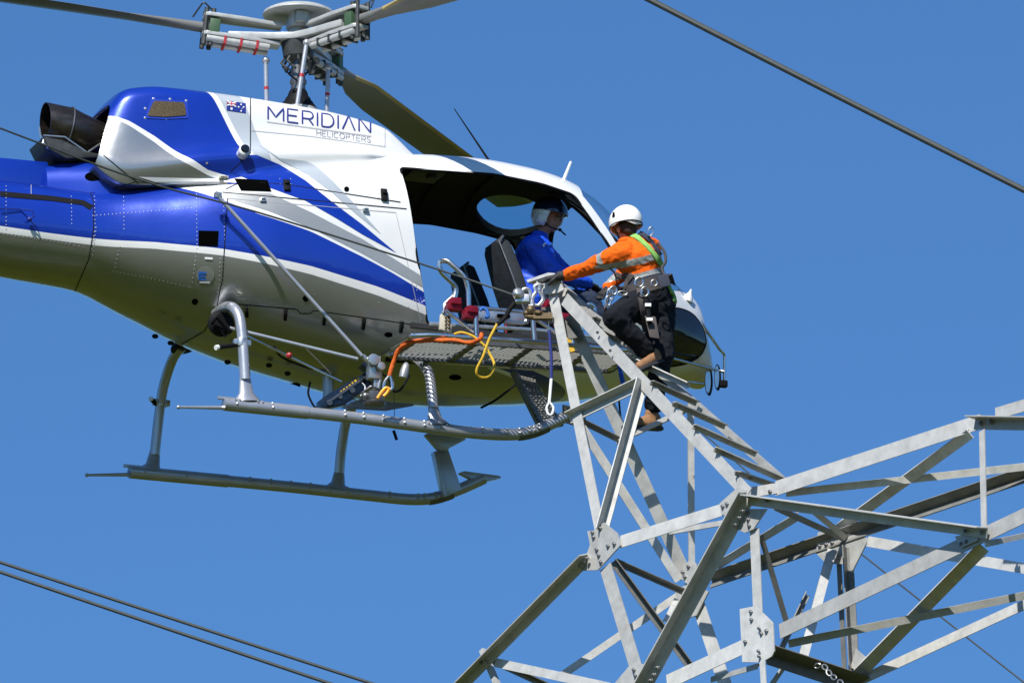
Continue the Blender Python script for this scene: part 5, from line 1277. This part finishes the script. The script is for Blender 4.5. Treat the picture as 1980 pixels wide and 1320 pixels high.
def head_parts(c, f, l, u, s=1.0):
    E = lambda off, dims: ('e', c + f * off[0] * s + l * off[1] * s + u * off[2] * s, [d * s for d in dims], f, l)
    return [E((-.015, 0, .03), (.098, .076, .092)), E((.02, 0, -.045), (.072, .058, .07)), E((.045, 0, -.085), (.035, .032, .028)), E((.098, 0, -.022), (.018, .013, .024)), E((.09, 0, -.04), (.016, .019, .011)),
            E((.078, 0, .012), (.018, .05, .012)), E((.082, 0, -.068), (.012, .025, .007)), E((.08, 0, -.08), (.012, .02, .008)), E((-.005, .078, -.02), (.022, .012, .033)), E((-.005, -.078, -.02), (.022, .012, .033))]
def eyes(c, f, l, u, par, base, s=1.0):
    for sd in (-1, 1):
        mb = MB(); p = c + f * .078 * s + l * .03 * sd * s + u * -.004 * s - base; mb.ball(p - f * .003, .0085 * s, 10); e = mb.build('eye', M['eyewhite'], par); mb = MB(); mb.ball(p + f * .0035 * s, .005 * s, 8); mb.build('iris', M['hair'], e)
        mb = MB(); mb.tube([p + f * .008 + u * .02 + l * .016 * sd * -1, p + f * .012 + u * .024, p + f * .004 + u * .019 + l * .018 * sd], [.003, .005, .003], 6); mb.build('eyebrow', M['hair'], par)
def glove(name, wrist, palm_dir, palm_n, curl, m, par, base, s=1.0, side=1):
    """palm with four separate bent fingers and a thumb leaving the side of the palm"""
    d = Vector(palm_dir).normalized(); n_ = Vector(palm_n); n_ = (n_ - d * n_.dot(d)).normalized(); w = n_.cross(d) * side; parts = []
    wr_ = Vector(wrist); kn = wr_ + d * .09 * s
    parts.append(('c', wr_, wr_ + d * .02, .032 * s, .034 * s)); 
    for k in (-1, 0, 1): parts.append(('c', wr_ + d * .015 + w * .012 * k, kn + w * .026 * k * s, .019 * s, .016 * s))
    for i, (off, L) in enumerate(((.034, .070), (.012, .080), (-.011, .074), (-.033, .056))):
        p = kn + w * off * s; dd = d.copy(); c = Vector(p); r = .0115 * s
        for j, f_ in enumerate((.45, .32, .23)):
            ang = curl * (.8, 1.0, .9)[j]; dd = (dd * math.cos(ang) - n_ * math.sin(ang)).normalized() if j == 0 else (Matrix.Rotation(ang, 3, w * side) @ dd if False else (dd * math.cos(ang) + (dd.cross(w * side)).normalized() * math.sin(ang) * (1 if (dd.cross(w * side)).dot(n_) < 0 or j else 1)).normalized())
            q = c + dd * L * f_ * s; parts.append(('c', c, q, r, r * .92)); c = q; r *= .92
    p = wr_ + d * .03 * s + w * .03 * s; q = p + (d * .5 + w * .7 - n_ * .35).normalized() * .04 * s; r2 = q + (d * .8 + w * .1 - n_ * .6).normalized() * .032 * s
    parts += [('c', p, q, .015 * s, .0125 * s), ('c', q, r2, .0125 * s, .011 * s)]
    return blob(name, parts, base, m, par, .005, 2)
def boot(name, heel, toe, ankle, par, base, s=1.0):
    heel, toe, ankle = Vector(heel), Vector(toe), Vector(ankle); f = (toe - heel).normalized(); up = (ankle - heel); up = (up - f * up.dot(f)).normalized()
    b = blob(name, [('c', ankle, heel + up * .06 + f * .03, .055, .05), ('c', heel + up * .045 + f * .02, heel + up * .045 + f * .12, .046, .048), ('c', heel + up * .05 + f * .1, toe + up * .035 - f * .05, .046, .042), ('c', heel + up * .09 + f * .03, heel + up * .06 + f * .16, .045, .04)], base, M['boot'], par, .009, 3, .003)
    side = f.cross(up); mb = MB(); out = []
    for (a, w) in ((-.02, .02), (.0, .042), (.08, .036), (.17, .048), (.24, .04), (.275, .015)): out.append((a, w))
    L = (toe - heel).length + .02; poly = [heel + f * (a / .275 * L) + side * w - up * .012 - base for a, w in out] + [heel + f * (a / .275 * L) - side * w - up * .012 - base for a, w in out[::-1]]
    mb.plate(poly, .026, up); mb.build('boot_sole', M['sole'], b, bevel=.004); return b

# ---- line worker on the tower peak
WB = P(1262, 830, -1.9)
W = P
wf, wl_, wu = frame(P(1150, 468, -1.75) - P(1212, 432, -2.15), (-.12, .1, 1))
HCN = P(1210, 442, -2.15)
bodyp = head_parts(HCN, wf, wl_, wu)
neck = ('c', P(1212, 452, -2.13), P(1224, 470, -2.15), .056, .062)
chest, waist, hips = P(1234, 502, -2.15), P(1247, 545, -2.12), P(1256, 582, -2.1)
ls, le, lw = P(1199, 492, -2.28), P(1140, 517, -2.05), P(1094, 532, -1.78)
rs_, re_, rw = P(1258, 478, -1.95), P(1215, 520, -1.75), P(1176, 556, -1.72)
lh, lk, la = P(1240, 588, -2.22), P(1188, 612, -2.42), P(1256, 681, -2.2)
rh, rk, ra_ = P(1272, 588, -2.0), P(1279, 686, -2.12), P(1259, 800, -1.92)
core = [('c', chest, waist, .15, .13), ('c', waist, hips, .13, .15), ('c', ls, le, .03, .035), ('c', le, lw, .04, .028), ('c', rs_, re_, .05, .04), ('c', re_, rw, .04, .028),
        ('c', ls, rs_, .035, .035), ('c', lh, lk, .085, .06), ('c', lk, la, .06, .04), ('c', rh, rk, .085, .06), ('c', rk, ra_, .06, .04)]
worker = blob('person', bodyp + [neck] + core, WB, M['skin'], None, .0075, 3)
worker.location = WB
tag(worker, 'person in an orange shirt and white helmet climbing the tower peak, one arm reaching out', 'person')
eyes(HCN, wf, wl_, wu, worker, WB)
mb = MB(); HR = []
hair = blob('hair', [('e', HCN - wf * .03 + wu * .01, [.092, .083, .085], wf, wl_), ('e', HCN - wf * .06 - wu * .035, [.045, .062, .05], wf, wl_)], WB, M['hair'], worker, .008, 2)
spine_x = (hips - P(1218, 466, -2.15)); spine_x.normalize()
bk = P(1262, 500, -2.25)
def sh_class(c, n_):
    t = (c - HCN).dot(spine_x)
    # sleeve band
    ta = (c - ls).dot((le - ls).normalized()); da = (c - ls - (le - ls).normalized() * ta).length
    if .13 < ta < .19 and da < .13: return 1
    ta = (c - rs_).dot((re_ - rs_).normalized()); da = (c - rs_ - (re_ - rs_).normalized() * ta).length
    if .15 < ta < .21 and da < .1: return 1
    px, py = proj(c)
    if px > 1186:
        v = py - (508 - (px - 1200) * .24 + ((px - 1235) / 50) ** 2 * 3)
        if -6.5 < v < 6.5: return 1
        v = py - (549 - (px - 1220) * .28)
        if -6 < v < 6: return 1
    return 0
def band_class(c, n_):
    ta = (c - ls).dot((le - ls).normalized()); da = (c - ls - (le - ls).normalized() * ta).length
    if .13 < ta < .185 and da < .13: return 1
    tt = (c - chest).dot(BX)
    if da > .085 or ta < .05:
        if -.028 < tt < .03: return 1
        if .098 < tt < .148: return 1
    return 0
BX = (P(1250, 556, -2.1) - P(1237, 498, -2.2)).normalized()
shirt = blob('shirt', [('e', chest + P(1238, 492, -2.15) * 0, [.215, .155, .19], (P(1280, 500, -2.0) - P(1190, 500, -2.4)), BX), ('e', P(1240, 488, -2.12), [.20, .15, .13], (P(1280, 486, -1.95) - P(1190, 490, -2.35)), BX),
    ('c', P(1226, 474, -2.14), P(1236, 492, -2.14), .088, .13), ('c', chest, waist, .165, .16), ('c', waist, P(1247, 562, -2.12), .165, .165),
    ('c', P(1206, 490, -2.27), P(1165, 505, -2.17), .105, .08), ('c', P(1165, 505, -2.17), le, .078, .066), ('c', le, P(1108, 528, -1.86), .066, .052), ('c', P(1108, 528, -1.86), P(1090, 533, -1.77), .052, .045),
    ('c', rs_, re_, .085, .07), ('c', re_, rw, .065, .045)], WB, [M['orange'], M['reflect']], worker, .010, 3, .017, band_class, 7)
mb = MB(); c0 = P(1213, 462, -2.14) - WB; ax = (P(1224, 474, -2.14) - P(1210, 452, -2.14)).normalized()
col_ = blob('shirt_collar', [('e', P(1213, 463, -2.14), [.082, .078, .035], (P(1180, 470, -2.2) - P(1240, 455, -2.1)), VD)], WB, M['orange'], worker, .008, 2, .006)
trou = blob('trousers', [('e', P(1256, 576, -2.1), [.205, .165, .17], (P(1280, 575, -2.0) - P(1190, 580, -2.4)), (0, 0, 1)), ('e', P(1262, 596, -2.06), [.19, .17, .17], (P(1280, 575, -2.0) - P(1190, 580, -2.4)), (0, 0, 1)), ('c', lh, lk, .135, .098), ('c', lk, P(1240, 668, -2.26), .102, .078), ('c', P(1240, 668, -2.26), P(1254, 683, -2.2), .078, .07),
    ('c', rh, rk, .15, .10), ('c', rk, P(1264, 785, -1.95), .098, .074)], WB, M['navy'], worker, .011, 3, .022, None, 6)
boot('boot', P(1285, 697, -2.12), P(1236, 716, -2.42), P(1262, 684, -2.2), worker, WB)
boot('boot', P(1276, 829, -1.88), P(1207, 826, -2.02), P(1259, 800, -1.92), worker, WB)
glove('glove', P(1087, 533, -1.80), P(1056, 538, -1.74) - P(1087, 532, -1.80), (-.1, -.5, 1), .6, M['glove'], worker, WB, 1.3)
glove('glove', P(1178, 555, -1.73), P(1160, 572, -1.75) - P(1178, 555, -1.73), (0, -.5, 1), .8, M['glove'], worker, WB, 1.0)
# climbing helmet: shell cut along a wavy brim
def shell(name, c, f, l, u, dims, cut, m, par, base, thick=.006, n=40, rows=16):
    vs = []; fs = []
    for k in range(rows + 1):
        for j in range(n):
            q = 2 * math.pi * j / n; zc_ = cut(q); th = (math.pi / 2 - math.asin(max(-.95, min(.95, zc_)))) * k / rows
            vs.append(c + f * dims[0] * math.sin(th) * math.cos(q) + l * dims[1] * math.sin(th) * math.sin(q) + u * dims[2] * math.cos(th) - base)
    for k in range(rows):
        for j in range(n): fs.append((k * n + j, k * n + (j + 1) % n, (k + 1) * n + (j + 1) % n, (k + 1) * n + j))
    k0 = len(vs); ins = [v - (v - (c - base)).normalized() * .014 for v in vs]; vs += ins
    fs += [tuple(i + k0 for i in reversed(f_)) for f_ in list(fs)]; fs += [(rows * n + j, k0 + rows * n + j, k0 + rows * n + (j + 1) % n, rows * n + (j + 1) % n) for j in range(n)]
    mb = MB(); mb.add(vs, fs); return mb.build(name, m, par, True, 60)
hc = HCN + wu * .052 - wf * .004
hel = shell('helmet', hc, wf, wl_, wu, (.158, .134, .150), lambda q: -.24 - .16 * math.cos(q) ** 2 * (1 if math.cos(q) > 0 else .8) - .06 * math.cos(4 * q), M['helmet'], worker, WB)
for sd, fx in ((1, -.02), (1, .05), (-1, -.02)):
    mb = MB(); p = hc + wf * fx + wl_ * sd * .122 + wu * .04 - WB; mb.plate([p + wf * .016 - wu * .016, p - wf * .016 - wu * .016, p + wu * .026], .016, wl_ * sd - wu * .1)
    if fx < 0: mb.build('helmet_vent', M['dark'], hel)
mb = MB(); mb.tube([hc + wf * .155 * math.cos(a) + wl_ * .127 * math.sin(a) - wu * .034 - WB for a in [i * .2618 for i in range(25)]], .006, 6, False); mb.build('helmet_band', M['black'], hel)
mb = MB(); mb.tube([HCN + wl_ * .08 + wu * .02 - WB, HCN + wl_ * .07 + wf * .03 - wu * .06 - WB, HCN + wf * .055 - wu * .115 - WB], .006, 6); mb.build('chin_strap', M['black'], worker)
# harness
bs, bt = bvh_of(shirt), bvh_of(trou)
k_ = len(shirt.data.vertices); bst = BVHTree.FromPolygons([v.co.copy() for v in shirt.data.vertices] + [v.co.copy() for v in trou.data.vertices], [tuple(p.vertices) for p in shirt.data.polygons] + [tuple(i + k_ for i in p.vertices) for p in trou.data.polygons])
surf_ribbon('shoulder_strap', [(1216, 452), (1232, 460), (1252, 478), (1270, 500), (1284, 520), (1295, 545), (1302, 568), (1304, 584)], .05, M['lime'], worker, WB, bst)
surf_ribbon('shoulder_strap', [(1236, 450), (1252, 462), (1266, 478), (1276, 494)], .06, M['padding'], worker, WB, bs)
surf_ribbon('waist_belt', [(1192, 560), (1206, 566), (1226, 563), (1252, 552), (1276, 544), (1300, 540)], .11, M['web'], worker, WB, bs, .018)
surf_ribbon('belt_padding', [(1205, 556), (1226, 550), (1252, 542), (1280, 536), (1296, 537)], .075, M['padding'], worker, WB, bs, .008)
surf_ribbon('chest_strap', [(1182, 525), (1196, 532), (1206, 536), (1214, 530)], .035, M['web'], worker, WB, bs, .01)
surf_ribbon('side_strap', [(1224, 530), (1216, 545), (1212, 560)], .045, M['web'], worker, WB, bs, .02)
surf_ribbon('leg_strap', [(1236, 560), (1240, 585), (1243, 610), (1250, 640)], .05, M['web'], worker, WB, bt, .012)
surf_ribbon('leg_strap', [(1190, 556), (1178, 572), (1172, 585)], .035, M['web'], worker, WB, bt, .01)
surf_ribbon('seat_strap', [(1276, 545), (1270, 560), (1262, 572), (1240, 578)], .06, M['web'], worker, WB, bs, .02)
def pocket(name, poly, d, m, t=.06): mb = MB(); mb.plate([P(x, y, d) - WB for x, y in poly], t, VD); return mb.build(name, M[m], worker, bevel=.012)
pocket('tool_pouch', [(1270, 532), (1292, 530), (1298, 552), (1276, 556)], -2.42, 'padding')
pocket('tool_pouch', [(1246, 610), (1268, 612), (1276, 655), (1256, 652)], -2.42, 'web')
def ring(name, c, rx, ry, d, r, m='steel', rot=0):
    mb = MB(); mb.tube([P(c[0] + rx * math.cos(a) * math.cos(rot) - ry * math.sin(a) * math.sin(rot), c[1] + rx * math.cos(a) * math.sin(rot) + ry * math.sin(a) * math.cos(rot), d) - WB for a in [i * .3927 for i in range(17)]], r, 8, False); return mb.build(name, M[m], worker)
ring('carabiner', (1236, 546), 8, 9, -2.46, .009); ring('carabiner', (1247, 564), 7, 9, -2.46, .008); ring('carabiner', (1180, 570), 6, 12, -2.35, .008); ring('carabiner', (1176, 582), 5, 9, -2.38, .008); ring('carabiner', (1186, 562), 7, 8, -2.36, .008)
ring('dorsal_ring', (1258, 448), 5, 9, -2.25, .006, 'steel', .3); ring('belt_ring', (1204, 567), 9, 4, -2.42, .007); ring('belt_ring', (1265, 547), 6, 6, -2.44, .006)
mb = MB(); mb.tube(smoothpts([P(*c, -2.44) - WB for c in ((1247, 572), (1252, 592), (1255, 612), (1256, 625))]), .02, 8); mb.build('lanyard', M['black'], worker)
mb = MB()
for c in ((1253, 590), (1256, 618)): mb.box(P(*c, -2.46) - WB, (.05, .03, .025))
mb.build('lanyard_stitching', M['decal_white'], worker, split=True)
mb = MB(); mb.tube(smoothpts([P(x, y, -2.3) - WB for x, y in ((1272, 470), (1284, 486), (1287, 505), (1280, 520), (1288, 540), (1284, 556))]), .012, 8); mb.build('back_webbing', M['web'], worker)

# ---- pilot in the near front seat
def Q(px, py, y): return HM @ H(px, py, y=y)
PBs = Q(1020, 600, -.42)
pf, pl_, pu = frame(HM.to_3x3() @ Vector((.62, -.78, -.22)), HM.to_3x3() @ Vector((.05, -.05, 1)))
PC = Q(1062, 424, -.42)
psh, pch, pwa, phi = Q(1032, 474, -.62), Q(1034, 500, -.42), Q(1026, 545, -.42), Q(1020, 585, -.42)
psf = Q(1045, 480, -.2)
pel, pwr = Q(1072, 528, -.66), Q(1136, 548, -.52)
parts = head_parts(PC, pf, pl_, pu) + [('c', PC - pu * .06 - pf * .02, Q(1042, 466, -.42), .055, .06), ('c', pch, pwa, .14, .13), ('c', pwa, phi, .13, .15), ('c', psh, pel, .045, .04), ('c', pel, pwr, .04, .028), ('c', psh, psf, .06, .06),
         ('c', phi, Q(1140, 583, -.5), .08, .06), ('c', Q(1140, 583, -.5), Q(1175, 645, -.5), .055, .045), ('c', Q(1028, 580, -.3), Q(1130, 600, -.25), .08, .06), ('c', Q(1130, 600, -.25), Q(1165, 650, -.25), .055, .045)]
pilot = blob('person', parts, PBs, M['skin'], None, .008, 3); pilot.location = PBs
tag(pilot, 'person in a blue jacket and flight helmet seated in the helicopter cockpit', 'person')
eyes(PC, pf, pl_, pu, pilot, PBs)
blob('jacket', [('e', pch, [.17, .235, .2], HM.to_3x3() @ Vector((1, 0, .2)), HM.to_3x3() @ Vector((0, 1, 0))), ('c', Q(1042, 464, -.42), pch, .085, .13), ('c', pch, pwa, .17, .16), ('c', pwa, phi, .16, .16), ('c', psh, pel, .098, .082), ('c', pel, pwr, .08, .055), ('c', psf, Q(1095, 530, -.1), .09, .07), ('c', Q(1095, 530, -.1), Q(1130, 560, -.3), .065, .05)],
     PBs, M['jacket'], pilot, .010, 3, .018, None, 7, 3.3)
blob('trousers', [('c', phi, Q(1140, 583, -.5), .13, .098), ('c', Q(1140, 583, -.5), Q(1172, 640, -.5), .098, .08), ('c', Q(1028, 580, -.3), Q(1130, 600, -.25), .12, .09), ('c', Q(1130, 600, -.25), Q(1160, 640, -.25), .09, .075)], PBs, M['jean'], pilot, .012, 3, .012)
glove('glove', pwr, Q(1152, 556, -.48) - pwr, (0, 0, 1), .8, M['glove'], pilot, PBs)
glove('glove', Q(1132, 561, -.3), Q(1152, 566, -.32) - Q(1132, 561, -.3), (0, 0, 1), .8, M['glove'], pilot, PBs)
pc2 = PC + pu * .035 - pf * .012
ph = shell('flight_helmet', pc2, pf, pl_, pu, (.158, .142, .158), lambda q: (-.30 if abs(((q + math.pi) % (2 * math.pi)) - math.pi) > 1.0 else .30) - (.42 if abs(((q + math.pi) % (2 * math.pi)) - math.pi) > 1.15 else 0), M['helmet'], pilot, PBs)
shell('helmet_visor', pc2 + pf * .006, pf, pl_, pu, (.166, .148, .166), lambda q: .10 if abs(((q + math.pi) % (2 * math.pi)) - math.pi) < 2.3 else .30, M['visor'], ph, PBs)
for sd in (-1, 1):
    mb = MB(); mb.ball(PC + pl_ * .105 * sd - pf * .01 - pu * .02 - PBs, .05, 14, sx=1, sy=1, sz=1.2); mb.build('ear_cup', M['helmet'], ph)
mb = MB(); mb.tube([PC - pl_ * .11 - pu * .04 - PBs, PC - pl_ * .08 + pf * .09 - pu * .09 - PBs, PC + pf * .125 - pu * .088 - PBs], .006, 6); mb.ball(PC + pf * .128 - pu * .085 - PBs, .016, 8); mb.tube([PC + pf * .128 - pu * .085 - PBs, PC + pf * .17 - pu * .12 + pl_ * .04 - PBs], .008, 6); mb.build('boom_microphone', M['black'], ph)
mb = MB(); mb.tube([PC - pl_ * .075 - pu * .05 - PBs, PC + pf * .03 - pu * .125 - PBs, PC + pl_ * .075 - pu * .05 - PBs], .01, 6); mb.build('chin_strap', M['black'], ph)
pj = [o for o in pilot.children if o.name.startswith('jacket')][0]; bj = bvh_of(pj)
surf_ribbon('sleeve_badge', [(1052, 477), (1050, 474), (1053, 471), (1056, 472)], .012, M['decal_white'], pilot, PBs, bj, .004, .003)
surf_ribbon('sleeve_lettering', [(1060, 474), (1066, 472), (1072, 470)], .014, M['decal_sky'], pilot, PBs, bj, .004, .003)
